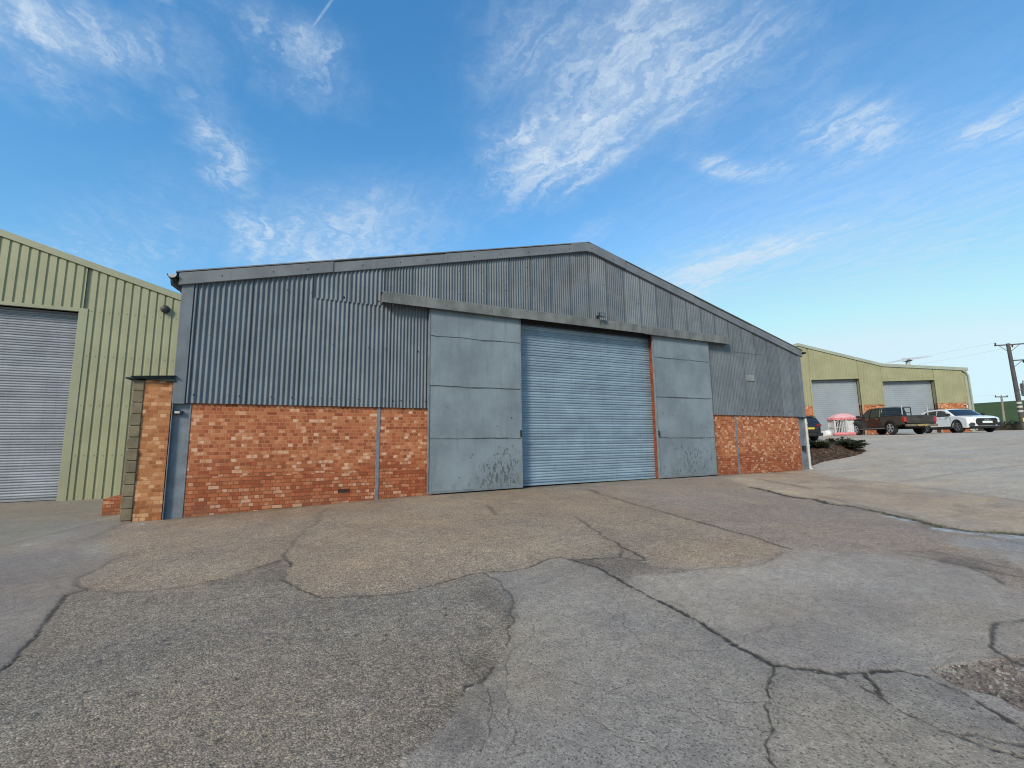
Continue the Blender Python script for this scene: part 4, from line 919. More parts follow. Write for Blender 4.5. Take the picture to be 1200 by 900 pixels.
# algae and grit along the foot of the front wall
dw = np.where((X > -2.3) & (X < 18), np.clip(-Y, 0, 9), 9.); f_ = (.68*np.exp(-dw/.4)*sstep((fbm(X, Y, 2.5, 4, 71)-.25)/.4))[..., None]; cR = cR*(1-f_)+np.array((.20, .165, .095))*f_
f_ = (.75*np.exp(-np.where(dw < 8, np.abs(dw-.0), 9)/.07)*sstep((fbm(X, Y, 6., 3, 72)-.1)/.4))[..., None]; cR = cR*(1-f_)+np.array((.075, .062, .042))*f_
f_ = (.30*np.exp(-((dw-.9)/.45)**2)*sstep((fbm(X, Y, 1.6, 4, 75)-.35)/.3)*(X < 5))[..., None]; cR = cR*(1-f_)+np.array((.16, .13, .10))*f_
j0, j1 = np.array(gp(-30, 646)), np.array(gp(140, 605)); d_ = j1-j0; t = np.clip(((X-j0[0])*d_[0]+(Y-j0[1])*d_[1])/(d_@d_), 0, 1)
f_ = (.7*np.clip(1.3-np.hypot(X-j0[0]-t*d_[0], Y-j0[1]-t*d_[1]-.05)/.07, 0, 1))[..., None]; cR = cR*(1-f_)+np.array((.45, .42, .36))*f_  # pale strip along the slab joint: its lit edge put into the colour
# --- cracks: jagged lines, sunk into the sheet and filled with dirt
crack = np.zeros(X.shape); halo = np.zeros(X.shape); weed = []
def line(pts, w, depth=1., jag=.05, seed=1, ground=False, vary=.62, kids=None, edge=.06):
    P = [tuple(p_) for p_ in (pts if ground else G(pts, 22))]; r_ = random.Random(seed)
    while len(P) < 3: P = [P[0], tuple((np.array(P[0])+np.array(P[-1]))/2), P[-1]]
    for lv in range(4):
        Q = [P[0]]
        for a, b_ in zip(P[:-1], P[1:]):
            L_ = math.hypot(b_[0]-a[0], b_[1]-a[1]); o_ = r_.gauss(0, .62*jag*min(L_, .6)); nx, ny = -(b_[1]-a[1])/(L_+1e-9), (b_[0]-a[0])/(L_+1e-9); t_ = r_.uniform(.3, .7)
            Q += [(a[0]+(b_[0]-a[0])*t_+nx*o_, a[1]+(b_[1]-a[1])*t_+ny*o_), b_]
        P = Q
    P = np.array(P)
    x0, y0 = P.min(0)-.3; x1, y1 = P.max(0)+.3
    idx = np.nonzero((X > x0) & (X < x1) & (Y > y0) & (Y < y1))
    if len(idx[0]) == 0: return P
    xx, yy = X[idx], Y[idx]; D_ = np.full(xx.shape, 9.)
    for a, b_ in zip(P[:-1], P[1:]):
        near = (xx > min(a[0], b_[0])-.25) & (xx < max(a[0], b_[0])+.25) & (yy > min(a[1], b_[1])-.25) & (yy < max(a[1], b_[1])+.25)
        if not near.any(): continue
        d_ = b_-a; t = np.clip(((xx[near]-a[0])*d_[0]+(yy[near]-a[1])*d_[1])/(d_@d_+1e-12), 0, 1)
        D_[near] = np.minimum(D_[near], np.hypot(xx[near]-a[0]-t*d_[0], yy[near]-a[1]-t*d_[1]))
    rad = np.hypot(xx-CAM[0], yy-CAM[1]); cell = np.minimum(.11, rad*rad*.00105)
    ww = .8*w*np.clip(1-vary+2*vary*(fbm(xx, yy, 3.1, 3, seed+5)*1.5-.25), .15, 2.2)
    D2_ = D_+(vnoise(xx*31, yy*31, seed)-.5)*w*1.1                      # crumbled edges
    # a crack narrower than the sheet's cells is widened just enough to be carried by them
    we = np.maximum(ww, cell*.7)
    c_ = depth*np.clip(1.25-D2_/we, 0, 1)*np.clip(ww/we*1.5, .35, 1)
    crack[idx] = np.maximum(crack[idx], np.clip(c_, 0, 1))
    halo[idx] = np.maximum(halo[idx], depth*min(1, w/.02)*np.exp(-D_/(edge+w)))
    kids = int(w/.016) if kids is None else kids
    for k in range(kids):                                                # short side cracks
        i = r_.randrange(1, len(P)-1); d_ = P[i+1]-P[i-1]; a0 = math.atan2(d_[1], d_[0])+r_.choice((-1, 1))*r_.uniform(.5, 1.4); q = P[i]; br = [tuple(q)]
        for j in range(r_.randint(2, 5)): a0 += r_.gauss(0, .35); q = q+np.array((math.cos(a0), math.sin(a0)))*r_.uniform(.06, .20); br.append(tuple(q))
        line(br, w*r_.uniform(.12, .22), depth*.55, .12, seed*100+k, True, kids=0, edge=.02)
    return P
line(crackFE, .018, .85, .08, 1); line(edgeA[:6], .015, .5, .1, 2); line(edgeA[6:9], .02, .8, .1, 3); line(edgeA[9:], .018, .75, .08, 4); line(edgeA2[:4], .02, .8, .08, 5); line(edgeA2[4:], .012, .5, .06, 5)
line(edgeAB, .026, .9, .06, 6); line(edgeH[4:9], .02, .6, .1, 7)
line(main, .027, .95, .07, 9); line(mainlow, .020, .9, .09, 10); line(mainup, .026, .95, .09, 11)
line([(1010, 788), (1024, 800), (1031, 814.7)], .014, .9, .12, 12); line([(906.7, 780), (898, 807.6), (896, 829), (906.7, 853.8), (900, 866), (896, 871.6), (910, 900), (930, 960)], .011, .8, .1, 13)
line(edgeE[1:6], .014, .55, .12, 14); line(edgeE[6:9], .02, .75, .12, 15)
line([(1290, 720), (1200, 725.8), (1170, 729), (1161, 736), (1162.7, 750.7), (1168, 765), (1177, 768)], .016, .8, .12, 16); line([(1177, 768), (1200, 778), (1260, 800)], .02, .9, .12, 17)
line([(1102, 857), (1130.7, 861), (1155.6, 864), (1184, 871.6), (1260, 880)], .018, .7, .12, 18); line([(1141, 808), (1165, 812), (1177, 818)], .018, .8, .1, 19)
weed.append(line(drain, .10, 1., .06, 20, edge=.16)); line([(1101, 617), (1060, 602), (1015, 594), (960, 581)], .03, .6, .12, 21); line([(1140, 625), (1168, 632), (1200, 637)], .03, .5, .12, 22)
line(joint, .014, .55, .01, 23); line([(1053, 565), (1088, 560), (1120, 554.7), (1200, 545), (1300, 533)], .014, .6, .03, 24)
line([(388, 594), (372, 607), (355.6, 621), (343, 640), (334, 654.7)], .013, .75, .12, 25); line([(572, 593.5), (583, 603)], .022, .9, .1, 26); line([(674, 605), (702, 622.7), (713, 633), (731, 642), (755.6, 655)], .018, .85, .12, 27); line([(727, 653), (730.7, 643)], .015, .8, .1, 28)
line([(888, 561), (920, 566.7), (949, 572.5)], .035, .85, .06, 29); line([(1049, 646), (1095, 646), (1138, 656), (1193, 668), (1270, 690)], .016, .7, .1, 30); line([(1134, 663.6), (1165, 670), (1200, 677), (1280, 690)], .018, .7, .1, 31)
line([(0, 640), (47, 629), (95, 617), (140, 606)], .010, .45, .01, 32); line([(149, 651), (121, 665), (91, 678), (103, 690)], .012, .7, .1, 33); line([(107, 630), (135, 617), (152, 612)], .012, .6, .1, 34)
line([(169, 708), (180, 697)], .008, .5, .1, 35); line([(1060, 650), (1200, 700)], .006, .3, .1, 36); line([(480, 640), (520, 630), (560, 640)], .006, .25, .2, 37); line([(800, 760), (830, 790), (850, 850)], .005, .25, .2, 38); line([(1090, 608), (1140, 603), (1200, 607)], .016, .5, .15, 39)
r_h = random.Random(77)
for k in range(22):                                                      # hairlines in the smooth slabs
    a = r_h.uniform(-.1, .92)+YAW; rd = r_h.uniform(2.2, 7.5); q = np.array((CAM[0]+rd*math.sin(a), CAM[1]+rd*math.cos(a))); a0 = r_h.uniform(0, 2*PI); br = [tuple(q)]
    for j in range(r_h.randint(4, 10)): a0 += r_h.gauss(0, .4); q = q+np.array((math.cos(a0), math.sin(a0)))*r_h.uniform(.08, .22); br.append(tuple(q))
    line(br, .0042, .42, .12, 300+k, True, kids=1, edge=.01)
# small potholes and lost stones in the rough sheet
for k in range(170):
    a = rng.uniform(-.95, .3)+YAW; rd = rng.uniform(2.0, 7.); cx_, cy_ = CAM[0]+rd*math.sin(a), CAM[1]+rd*math.cos(a); s_ = rng.uniform(.006, .016)*(1+rd/10)
    if not poly_in(np.array([cx_]), np.array([cy_]), gFE+gA+gE+[(-1.2, -11.2), (-9, -11.6), (-9, -9.4)])[0]: continue
    i0 = np.searchsorted(rr, rd-.12); i1 = np.searchsorted(rr, rd+.12); j0 = np.searchsorted(az, a-.05); j1 = np.searchsorted(az, a+.05)
    dd = np.hypot((X[i0:i1, j0:j1]-cx_)*rng.uniform(.5, 1), (Y[i0:i1, j0:j1]-cy_)); crack[i0:i1, j0:j1] = np.maximum(crack[i0:i1, j0:j1], .75*np.clip(1.2-dd/s_, 0, 1))
# relief: slabs settle a little differently, cracks sink, fillets and rubble sit low
f_ = (.55*halo*sstep((fbm(X, Y, 5., 4, 66)-.25)/.45))[..., None]; cR = cR*(1-f_)+np.array((.105, .082, .062))*f_
Z = Z - .008*crack - np.where(fil, .005, 0)-np.where(bro, .008, 0)+.006*(fbm(X, Y, 1.3, 3, 81)-.5)+np.where(agg > .8, .004*(fbm(X, Y, 14, 3, 82)-.5), 0) + np.where(bro, .012*(fbm(X, Y, 6, 4, 83)-.5), 0)
def soften(a, n):
    for _ in range(2):
        for ax_ in (0, 1):
            c_ = np.cumsum(np.insert(np.pad(a, [(n, n) if i == ax_ else (0, 0) for i in range(a.ndim)], 'edge'), 0, 0, axis=ax_), axis=ax_)
            sl_ = [slice(None)]*a.ndim; s2 = list(sl_); sl_[ax_] = slice(2*n+1, None); s2[ax_] = slice(0, -2*n-1); a = (c_[tuple(sl_)]-c_[tuple(s2)])/(2*n+1)
    return a
rough_edge = sstep((fbm(X, Y, 3., 4, 77)-.3)/.4)
soft_c, soft_a = soften(cR, 9), soften(agg, 9); k_ = rough_edge[..., None]
cR = soften(cR, 1)*(1-k_)+soft_c*k_; agg = soften(agg, 1)*(1-rough_edge)+soft_a*rough_edge
tone = .88+.24*fbm(X, Y, .55, 4, 91); tone2 = .93+.14*fbm(X, Y, 4.5, 4, 92)
warm = (fbm(X, Y, .8, 4, 97)-.5)[..., None]*np.array((.16, .02, -.16)); cR *= (tone*tone2)[..., None]*(1+warm)
# a loose trail of whitish water along the drain crack
wet = np.zeros(X.shape)
for pl, w_ in (([(1048, 606), (1066, 610)], .10), ([(1100, 619.5), (1118, 622), (1140, 625)], .12), ([(1172, 628.5), (1200, 630.5), (1300, 640)], .14)):
    for a, b_ in zip(G(pl, 8)[:-1], G(pl, 8)[1:]):
        a, b_ = np.array(a), np.array(b_); d_ = b_-a; t = np.clip(((X-a[0])*d_[0]+(Y-a[1])*d_[1])/(d_@d_+1e-9), 0, 1)
        wet = np.maximum(wet, np.clip(1.6-np.hypot(X-a[0]-t*d_[0], Y-a[1]-t*d_[1])/(w_*(.3+1.4*fbm(X, Y, 3., 3, 95))), 0, 1))
# split the sheet by surface, so each named surface is an object of its own
nr, nc = X.shape
idx = np.arange(nr*nc).reshape(nr, nc)
quads = np.stack([idx[:-1, :-1], idx[:-1, 1:], idx[1:, 1:], idx[1:, :-1]], -1).reshape(-1, 4)[:, ::-1]
drive_m = poly_in(X, Y, gJ+[(14, -13), (30, -30), (75, -30), (75, 60), (18.2, 60), (18.2, .3)]); path_m = (X < -2.6) & (Y > -6) & (agg < .5)
zid = np.where(drive_m, 1, np.where(path_m, 2, 0)); zq = zid[:-1, :-1].reshape(-1)
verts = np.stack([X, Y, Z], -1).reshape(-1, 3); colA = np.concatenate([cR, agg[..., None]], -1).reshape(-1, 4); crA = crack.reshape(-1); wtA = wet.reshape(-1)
def ground_material():
    m, nt = new_mat('worn_concrete'); v = objc(nt)
    ca = N(nt, 'ShaderNodeAttribute', attribute_name='surface'); cr_ = N(nt, 'ShaderNodeAttribute', attribute_name='crack').outputs['Fac']; wt = N(nt, 'ShaderNodeAttribute', attribute_name='wet').outputs['Fac']
    base, ag = ca.outputs['Color'], ca.outputs['Alpha']
    vo = N(nt, 'ShaderNodeTexVoronoi', {'Vector': v, 'Scale': 105., 'Randomness': 1.}); vo2 = N(nt, 'ShaderNodeTexVoronoi', {'Vector': v, 'Scale': 150.})
    s1 = N(nt, 'ShaderNodeSeparateColor', {0: vo.outputs['Color']}); s2 = N(nt, 'ShaderNodeSeparateColor', {0: vo2.outputs['Color']})
    st = ramp(nt, s1.outputs[0], [(0., (.30, .29, .28)), (.25, (.72, .70, .68)), (.6, (1.02, 1.0, .97)), (.85, (1.35, 1.28, 1.18)), (1., (2.0, 1.9, 1.75))])
    fi = mrange(nt, s2.outputs[1], 0, 1, .72, 1.28, False); fic = N(nt, 'ShaderNodeCombineColor', {0: fi, 1: fi, 2: fi}).outputs[0]
    n4 = noise(nt, v, 30., 4., .75); k4 = math_(nt, 'ADD', 1., math_(nt, 'MULTIPLY', math_(nt, 'SUBTRACT', mrange(nt, n4, .3, .7, .62, 1.38, False), 1.), math_(nt, 'ADD', .25, math_(nt, 'MULTIPLY', ag, .75)))); k4c = N(nt, 'ShaderNodeCombineColor', {0: k4, 1: k4, 2: k4}).outputs[0]
    n1 = noise(nt, v, 9., 6., .62); n2 = noise(nt, v, 1.1, 5., .6); n3 = noise(nt, v, 300., 2., .6)
    c = mixc(nt, 1., base, mixc(nt, math_(nt, 'MULTIPLY', ag, .62), (1, 1, 1), st), 'MULTIPLY')
    c = mixc(nt, .8, c, mixc(nt, 1., c, fic, 'MULTIPLY'))
    c = mixc(nt, 1., c, k4c, 'MULTIPLY')
    k1 = mrange(nt, n1, .25, .75, .80, 1.2, False); c = mixc(nt, 1., c, N(nt, 'ShaderNodeCombineColor', {0: k1, 1: k1, 2: k1}).outputs[0], 'MULTIPLY')
    k2 = mrange(nt, n2, .3, .7, .88, 1.12, False); c = mixc(nt, 1., c, N(nt, 'ShaderNodeCombineColor', {0: k2, 1: k2, 2: mrange(nt, n2, .3, .7, .92, 1.08, False)}).outputs[0], 'MULTIPLY')
    # scuffs on the smooth concrete: small dark scars and pale scratches
    sc_ = noise(nt, scalev(nt, v, (1., 2.2, 1.)), 16., 7., .78); c = mixc(nt, math_(nt, 'MULTIPLY', mrange(nt, sc_, .64, .74), .30), c, (.11, .105, .10))
    sc2 = noise(nt, scalev(nt, v, (2.4, 1., 1.)), 19., 6., .78); c = mixc(nt, math_(nt, 'MULTIPLY', mrange(nt, sc2, .60, .70), .30), c, (.46, .45, .43))
    pit = mrange(nt, s1.outputs[2], .92, .96, 0., .62); c = mixc(nt, math_(nt, 'MULTIPLY', pit, 1.1), c, (.07, .065, .06))
    cb = math_(nt, 'MULTIPLY', cr_, mrange(nt, n1, .2, .6, .75, 1.1), clamp=True)
    c = mixc(nt, cb, c, (.048, .041, .034))
    c = mixc(nt, math_(nt, 'MULTIPLY', wt, math_(nt, 'MULTIPLY', mrange(nt, n1, .45, .66), .7)), c, (.52, .56, .60))
    stone = math_(nt, 'SUBTRACT', .6, math_(nt, 'MULTIPLY', vo.outputs['Distance'], 1.))
    hh = math_(nt, 'ADD', math_(nt, 'MULTIPLY', stone, math_(nt, 'ADD', .08, math_(nt, 'MULTIPLY', ag, .5))), math_(nt, 'MULTIPLY', n3, .18)); hh = math_(nt, 'ADD', hh, math_(nt, 'MULTIPLY', n1, .5))
    rough = math_(nt, 'SUBTRACT', .93, math_(nt, 'MULTIPLY', wt, .55))
    finish(nt, c, rough, 0., hh, .7, .009, .28)
    return m
M_GROUND = ground_material()
def sheet(name, k):
    q = quads[zq == k]; used = np.unique(q); re_ = np.full(len(verts), -1, np.int64); re_[used] = np.arange(len(used)); q = re_[q]
    me = bpy.data.meshes.new(name); me.vertices.add(len(used)); me.vertices.foreach_set('co', verts[used].astype(np.float32).ravel())
    me.loops.add(q.size); me.loops.foreach_set('vertex_index', q.astype(np.int32).ravel()); me.polygons.add(len(q)); me.polygons.foreach_set('loop_start', (np.arange(len(q))*4).astype(np.int32))
    me.update(calc_edges=True); me.polygons.foreach_set('use_smooth', np.ones(len(q), bool))
    a = me.attributes.new('surface', 'FLOAT_COLOR', 'POINT'); a.data.foreach_set('color', colA[used].astype(np.float32).ravel())
    a = me.attributes.new('crack', 'FLOAT', 'POINT'); a.data.foreach_set('value', crA[used].astype(np.float32)); a = me.attributes.new('wet', 'FLOAT', 'POINT'); a.data.foreach_set('value', wtA[used].astype(np.float32))
    me.materials.append(M_GROUND); o = bpy.data.objects.new(name, me); COL.objects.link(o); o['kind'] = 'structure'; return o
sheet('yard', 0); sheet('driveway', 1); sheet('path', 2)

# ------------------------------------------------------------------ land beyond the yard
def hill(x, y): return sstep((x-60)/75.)*6.3
def land(name, keep, mat, rmax):
    aa = np.linspace(0, 2*PI, 241); r2_ = np.concatenate([np.linspace(61.6, 200, 50), np.geomspace(210, rmax, 24)]); A2, R2_ = np.meshgrid(aa, r2_)
    x, y = CAM[0]+R2_*np.sin(A2), CAM[1]+R2_*np.cos(A2); z = hgt(x, y)+hill(x, y)+(fbm(x, y, .05, 3, 5)-.5)*.4*sstep((R2_-62)/20)
    n0, n1 = x.shape; m = MB(); m.v = [tuple(p_) for p_ in np.stack([x, y, z], -1).reshape(-1, 3)]
    for i in range(n0-1):
        for j in range(n1-1):
            if keep(x[i, j], y[i, j]): m.f.append([i*n1+j, i*n1+j+1, (i+1)*n1+j+1, (i+1)*n1+j]); m.m.append(0)
    o = m.build(name, mat, None, smooth=60); o['kind'] = 'structure'
def crop_mat():
    m, nt = new_mat('young_crop'); v = objc(nt); n1 = noise(nt, v, .06, 5., .6); n2 = noise(nt, scalev(nt, v, (1., .12, 1.)), 1.2, 4., .6); n3 = noise(nt, v, 3., 4., .7)
    c = mixc(nt, mrange(nt, n1, .3, .7), (.045, .072, .024), (.066, .092, .032)); c = mixc(nt, math_(nt, 'MULTIPLY', mrange(nt, n2, .4, .7), .5), c, (.05, .085, .025)); c = mixc(nt, math_(nt, 'MULTIPLY', mrange(nt, n3, .4, .7), .4), c, (.085, .105, .045))
    finish(nt, c, .95, 0., n3, .6, .1, .1); return m
M_CROP = crop_mat()
land('field', lambda x, y: x > 56, M_CROP, 900); land('ground', lambda x, y: x <= 56, surf('grass_and_soil', (.07, .095, .035), .95, 0., .3, .3), 2000)

# ------------------------------------------------------------------ leaf clusters
def blades(mb, c0, n, spread, length, width, up=.4, seed=0, rows=None):
    r_ = random.Random(seed)
    for k in range(n):
        a = r_.uniform(0, 2*PI); d = Vector((math.cos(a), math.sin(a), r_.uniform(up*.2, up*1.9))).normalized(); L_ = length*r_.uniform(.5, 1.25)
        o_ = Vector(c0)+Vector((r_.gauss(0, spread[0]), r_.gauss(0, spread[1]), abs(r_.gauss(0, spread[2])))); s_ = d.cross(Vector((0, 0, 1)))
        if s_.length < .01: s_ = Vector((1, 0, 0))
        s_ = s_.normalized()*width; mid = o_+d*L_*.55+Vector((0, 0, .04*L_)); tip = o_+d*L_+Vector((0, 0, -.12*L_))
        mb.add([o_-s_*.4, o_+s_*.4, mid+s_, mid-s_, tip], [(0, 1, 2, 3), (3, 2, 4)])
def leaf_mat(name, a, b_):
    m, nt = new_mat(name); v = objc(nt); n1 = noise(nt, v, 3.5, 3., .6); n2 = noise(nt, v, 25., 2., .5)
    finish(nt, mixc(nt, mrange(nt, n2, .3, .7), mixc(nt, mrange(nt, n1, .3, .7), a, b_), mul(b_, 1.3)), .7, spec=.25); return m
M_JUN = leaf_mat('juniper_leaf', (.026, .034, .016), (.05, .062, .028)); M_JUN2 = leaf_mat('dead_juniper_leaf', (.045, .028, .02), (.085, .05, .032)); M_WEED = leaf_mat('weed_leaf', (.08, .09, .03), (.13, .12, .05))
# planting bed: a low mound of bark mulch round the corner of the barn
front = [gp(*p_) for p_ in [(953, 546), (961, 542.5), (980, 538.5), (1000, 535), (1010, 532), (1016, 527.5)]]
tip = front[-1]; back = [(tip[0]+.1, tip[1]+.6), (tip[0]-.5, tip[1]+1.6), (tip[0]-2.4, tip[1]+2.5), (18.35, front[0][1]+4.6)]
BP = front+back
bx_, by_ = np.meshgrid(np.linspace(18.3, max(p_[0] for p_ in BP)+.1, 110), np.linspace(min(p_[1] for p_ in BP)-.1, max(p_[1] for p_ in BP)+.1, 80))
ins = poly_in(bx_, by_, BP); dist = np.full(bx_.shape, 9.)
for a, b_ in zip(BP[:-1], BP[1:]):
    a, b_ = np.array(a), np.array(b_); d_ = b_-a; t = np.clip(((bx_-a[0])*d_[0]+(by_-a[1])*d_[1])/(d_@d_), 0, 1); dist = np.minimum(dist, np.hypot(bx_-a[0]-t*d_[0], by_-a[1]-t*d_[1]))
dist = np.where(ins, dist, -dist)
bz = hgt(bx_, by_)+np.where(dist > 0, .42*sstep(dist/1.1), -.12)+np.where(ins, (fbm(bx_, by_, 7., 4, 33)-.5)*.14, 0)+.02
def bedz(x, y):
    j = int(np.clip(np.searchsorted(bx_[0], x), 0, bx_.shape[1]-1)); i = int(np.clip(np.searchsorted(by_[:, 0], y), 0, bx_.shape[0]-1)); return float(bz[i, j])
def mulch_mat():
    m, nt = new_mat('bark_mulch'); v = objc(nt); vo = N(nt, 'ShaderNodeTexVoronoi', {'Vector': v, 'Scale': 17.}); s1 = N(nt, 'ShaderNodeSeparateColor', {0: vo.outputs['Color']}); n1 = noise(nt, v, 2.5, 4., .6)
    c = ramp(nt, s1.outputs[0], [(0., (.03, .018, .013)), (.5, (.068, .040, .028)), (.85, (.11, .066, .045)), (1., (.19, .135, .10))]); c = mixc(nt, math_(nt, 'MULTIPLY', mrange(nt, n1, .45, .7), .5), c, (.03, .025, .014))
    finish(nt, c, .95, 0., vo.outputs['Distance'], .9, .03, .15); return m
m = MB(); n0, n1 = bx_.shape; m.v = [tuple(p_) for p_ in np.stack([bx_, by_, bz], -1).reshape(-1, 3)]
for i in range(n0-1):
    for j in range(n1-1):
        if dist[i:i+2, j:j+2].max() > -.12: m.f.append([i*n1+j, i*n1+j+1, (i+1)*n1+j+1, (i+1)*n1+j]); m.m.append(0)
o = m.build('soil_bed', mulch_mat(), None, smooth=50); tag(o, 'mound of brown bark mulch beside the white downpipe at the barn corner', 'planting bed')
o['kind'] = 'stuff'
def juniper(label, x, y, R_, H_, seed, mat, n=46):
    r_ = random.Random(seed); T = thing('juniper_shrub', label, 'shrub', (x, y, bedz(x, y)), 0, 'shrubs in the mulch bed'); st = MB(); fo = MB()
    for k in range(n):
        a = r_.uniform(0, 2*PI); L_ = R_*r_.uniform(.45, 1.1); h_ = H_*r_.uniform(.25, 1.1); P = []
        for i in range(6): t = i/5; P.append(Vector((math.cos(a+.25*t)*L_*t, math.sin(a+.25*t)*L_*t, h_*math.sin(min(1, t*1.1)*PI*.62)*1.02)))
        st.tube(P, [.016*(1-t_*.15) for t_ in range(6)], 5)
        for i in range(1, 6):
            for q in range(9):
                o_ = P[i-1].lerp(P[i], r_.random()); blades(fo, o_, 2, (.02, .02, .015), .17, .013, .5, r_.random()*1e6)
    st.build('stem', surf('shrub_stem', (.05, .035, .025), .9), T, off=(0, 0, 0)); fo.build('foliage', mat, T, off=(0, 0, 0))
for k, (px, py, dz_, R_, H_, lab, mt) in enumerate([(985, 523, 0, .8, .55, 'tall spiky evergreen shrub in the middle of the mulch bed', M_JUN), (1000, 526, 0, .62, .34, 'low spreading evergreen shrub at the tip of the mulch bed', M_JUN),
        (994, 521, 0, .8, .45, 'dark bushy evergreen shrub behind the low spreading one', M_JUN), (959, 531, 0, .5, .22, 'dark shrub in the mulch bed hard against the white downpipe', M_JUN), (966, 519, 0, .6, .2, 'brown dead-leaved shrub at the back of the mulch bed', M_JUN2)]):
    x, y = gp(px, py+5)
    juniper(lab, x, y, R_, H_, 40+k, mt)
# weeds rooted in the drain crack and grit along the joints
wd = MB(); r_ = random.Random(4)
for P in weed:
    for a, b_ in zip(P[:-1], P[1:]):
        if r_.random() < .33 and 8.5 < a[0] < 17: blades(wd, (a[0], a[1], hz(*a)-.02), r_.randint(3, 10), (.05, .05, .01), .055, .006, .9, r_.random()*1e6)
wdo = wd.build('weeds', M_WEED, None); tag(wdo, 'thin weeds growing along the long drain crack', 'weeds', kind='stuff')
gv = MB(); r_ = random.Random(8)
def pebble(x, y, s_, z=None):
    z = hz(x, y) if z is None else z; vs = []
    for d in ((1, 0, 0), (-1, 0, 0), (0, 1, 0), (0, -1, 0), (0, 0, 1), (0, 0, -1)): k = s_*r_.uniform(.6, 1.2); vs.append((x+d[0]*k, y+d[1]*k, z+d[2]*k*.7))
    gv.add(vs, [(0, 2, 4), (2, 1, 4), (1, 3, 4), (3, 0, 4), (2, 0, 5), (1, 2, 5), (3, 1, 5), (0, 3, 5)])
for k in range(420):
    px, py = r_.uniform(1095, 1230), r_.uniform(770, 832); x, y = gp(px, py)
    if poly_in(np.array([x]), np.array([y]), [gp(*p_) for p_ in [(1091, 783), (1155, 773), (1200, 768), (1290, 790), (1290, 870), (1177, 818), (1113, 797)]])[0]: pebble(x, y, abs(r_.gauss(.008, .009))+.004, hz(x, y)-.006)
for k in range(700):
    a = r_.uniform(-.95, .95)+YAW; rd = 2+r_.random()**1.6*9; pebble(CAM[0]+rd*math.sin(a), CAM[1]+rd*math.cos(a), r_.uniform(.0025, .006))
for Pl in (main, mainup, mainlow, edgeA2, crackFE):
    for (x, y) in G(Pl, 5):
        if r_.random() < .7: pebble(x+r_.gauss(0, .06), y+r_.gauss(0, .06), abs(r_.gauss(.003, .004))+.002)
def gravel_mat():
    m, nt = new_mat('loose_stone'); v = objc(nt); vo = N(nt, 'ShaderNodeTexVoronoi', {'Vector': v, 'Scale': 18.}); s1 = N(nt, 'ShaderNodeSeparateColor', {0: vo.outputs['Color']})
    finish(nt, ramp(nt, s1.outputs[0], [(0, (.06, .05, .042)), (.5, (.13, .112, .095)), (1, (.25, .23, .20))]), .9); return m
o = gv.build('gravel', gravel_mat(), None); tag(o, 'loose stones scattered over the cracked yard', 'gravel', kind='stuff')

# ------------------------------------------------------------------ hedge and bank at the far edge of the drive
hb = MB(); hbk = MB()
hx = 54.5
for k in range(900):
    y = -14+30*random.random(); x = hx+random.gauss(0, .25); blades(hb, (x, y, hz(x, y)+random.uniform(.2, .6)), 4, (.12, .12, .1), .26, .06, .5, k)
HG = thing('hedge', 'low dark clipped hedge along the far edge of the drive', 'hedge', (hx, 0, hz(hx, 0)))
hb.build('foliage', M_JUN, HG)
hbk.prism([(hx-.45, -.3), (hx+.4, -.3), (hx+.3, .55), (hx-.3, .55)], 'y', -14, 16); hk = hbk.build('stem', surf('hedge_core', (.05, .04, .028), .95), HG, off=(hx, 0, 0))
# ------------------------------------------------------------------ poles, wires, turbine
M_WOOD = surf('weathered_pole_wood', (.085, .08, .078), .9, 0., .3, 4., .4, 0); M_INS = plain('brown_porcelain', (.07, .035, .025), .25); M_GALV = surf('galvanised_steel', (.32, .33, .34), .5, .5, .15)
q0 = at_depth(1199.5, 500, 36.0); pz = hz(q0[0], q0[1]); tp = at_depth(1181, 402.5, 36.6); H_ = tp[2]-pz
PO = thing('utility_pole', 'tall wooden electricity pole with two crossarms and a grey transformer', 'utility pole', (q0[0], q0[1], pz), local=True)
tl_ = np.array([tp[0]-q0[0], tp[1]-q0[1]])
def along(t): return Vector((tl_[0]*t, tl_[1]*t, H_*t))
m = MB(); m.tube([along(-.05), along(.4), along(1.0)], [.165, .15, .12], 14); m.build('pole', M_WOOD, PO, smooth=50)
arm_d = Vector((RH[0]*.93+FH[0]*-.36, RH[1]*.93+FH[1]*-.36, 0)).normalized()
insul = []
for t, l_, rr_ in ((.985, 1.3, .05), (.80, 1.2, .045)):
    c_ = along(t); m = MB(); a0 = -.85 if t > .9 else -.05
    m.tube([c_+arm_d*a0, c_+arm_d*l_], rr_, 6); m.tube([c_+arm_d*.75, along(t-.09)], .02, 6)
    if t > .9: m.tube([c_+arm_d*-.6, along(t-.09)], .02, 6)
    m.build('crossarm', M_WOOD, PO)
    for u in ((-.78, .25, 1.2) if t > .9 else (.75, 1.35)):
        i_ = MB(); p_ = c_+arm_d*u; s_ = 1 if u < 0 else -1
        i_.lathe([(.02, 0), (.07, .06*s_), (.03, .09*s_), (.08, .14*s_), (.03, .17*s_), (.06, .22*s_), (.0, .25*s_)], 10, p_); i_.build('insulator', M_INS, PO, smooth=40); insul.append(p_+Vector((0, 0, .22*s_)))
tr = MB(); c_ = along(.46)+arm_d*.62; tr.lathe([(.0, -.55), (.30, -.53), (.32, -.45), (.32, .42), (.34, .46), (.30, .52), (.0, .55)], 18, c_)
for k in range(6): a = 2*PI*k/6; tr.box(c_[0]+.33*math.cos(a)-.02, c_[0]+.33*math.cos(a)+.02, c_[1]+.33*math.sin(a)-.02, c_[1]+.33*math.sin(a)+.02, c_[2]-.4, c_[2]+.35)
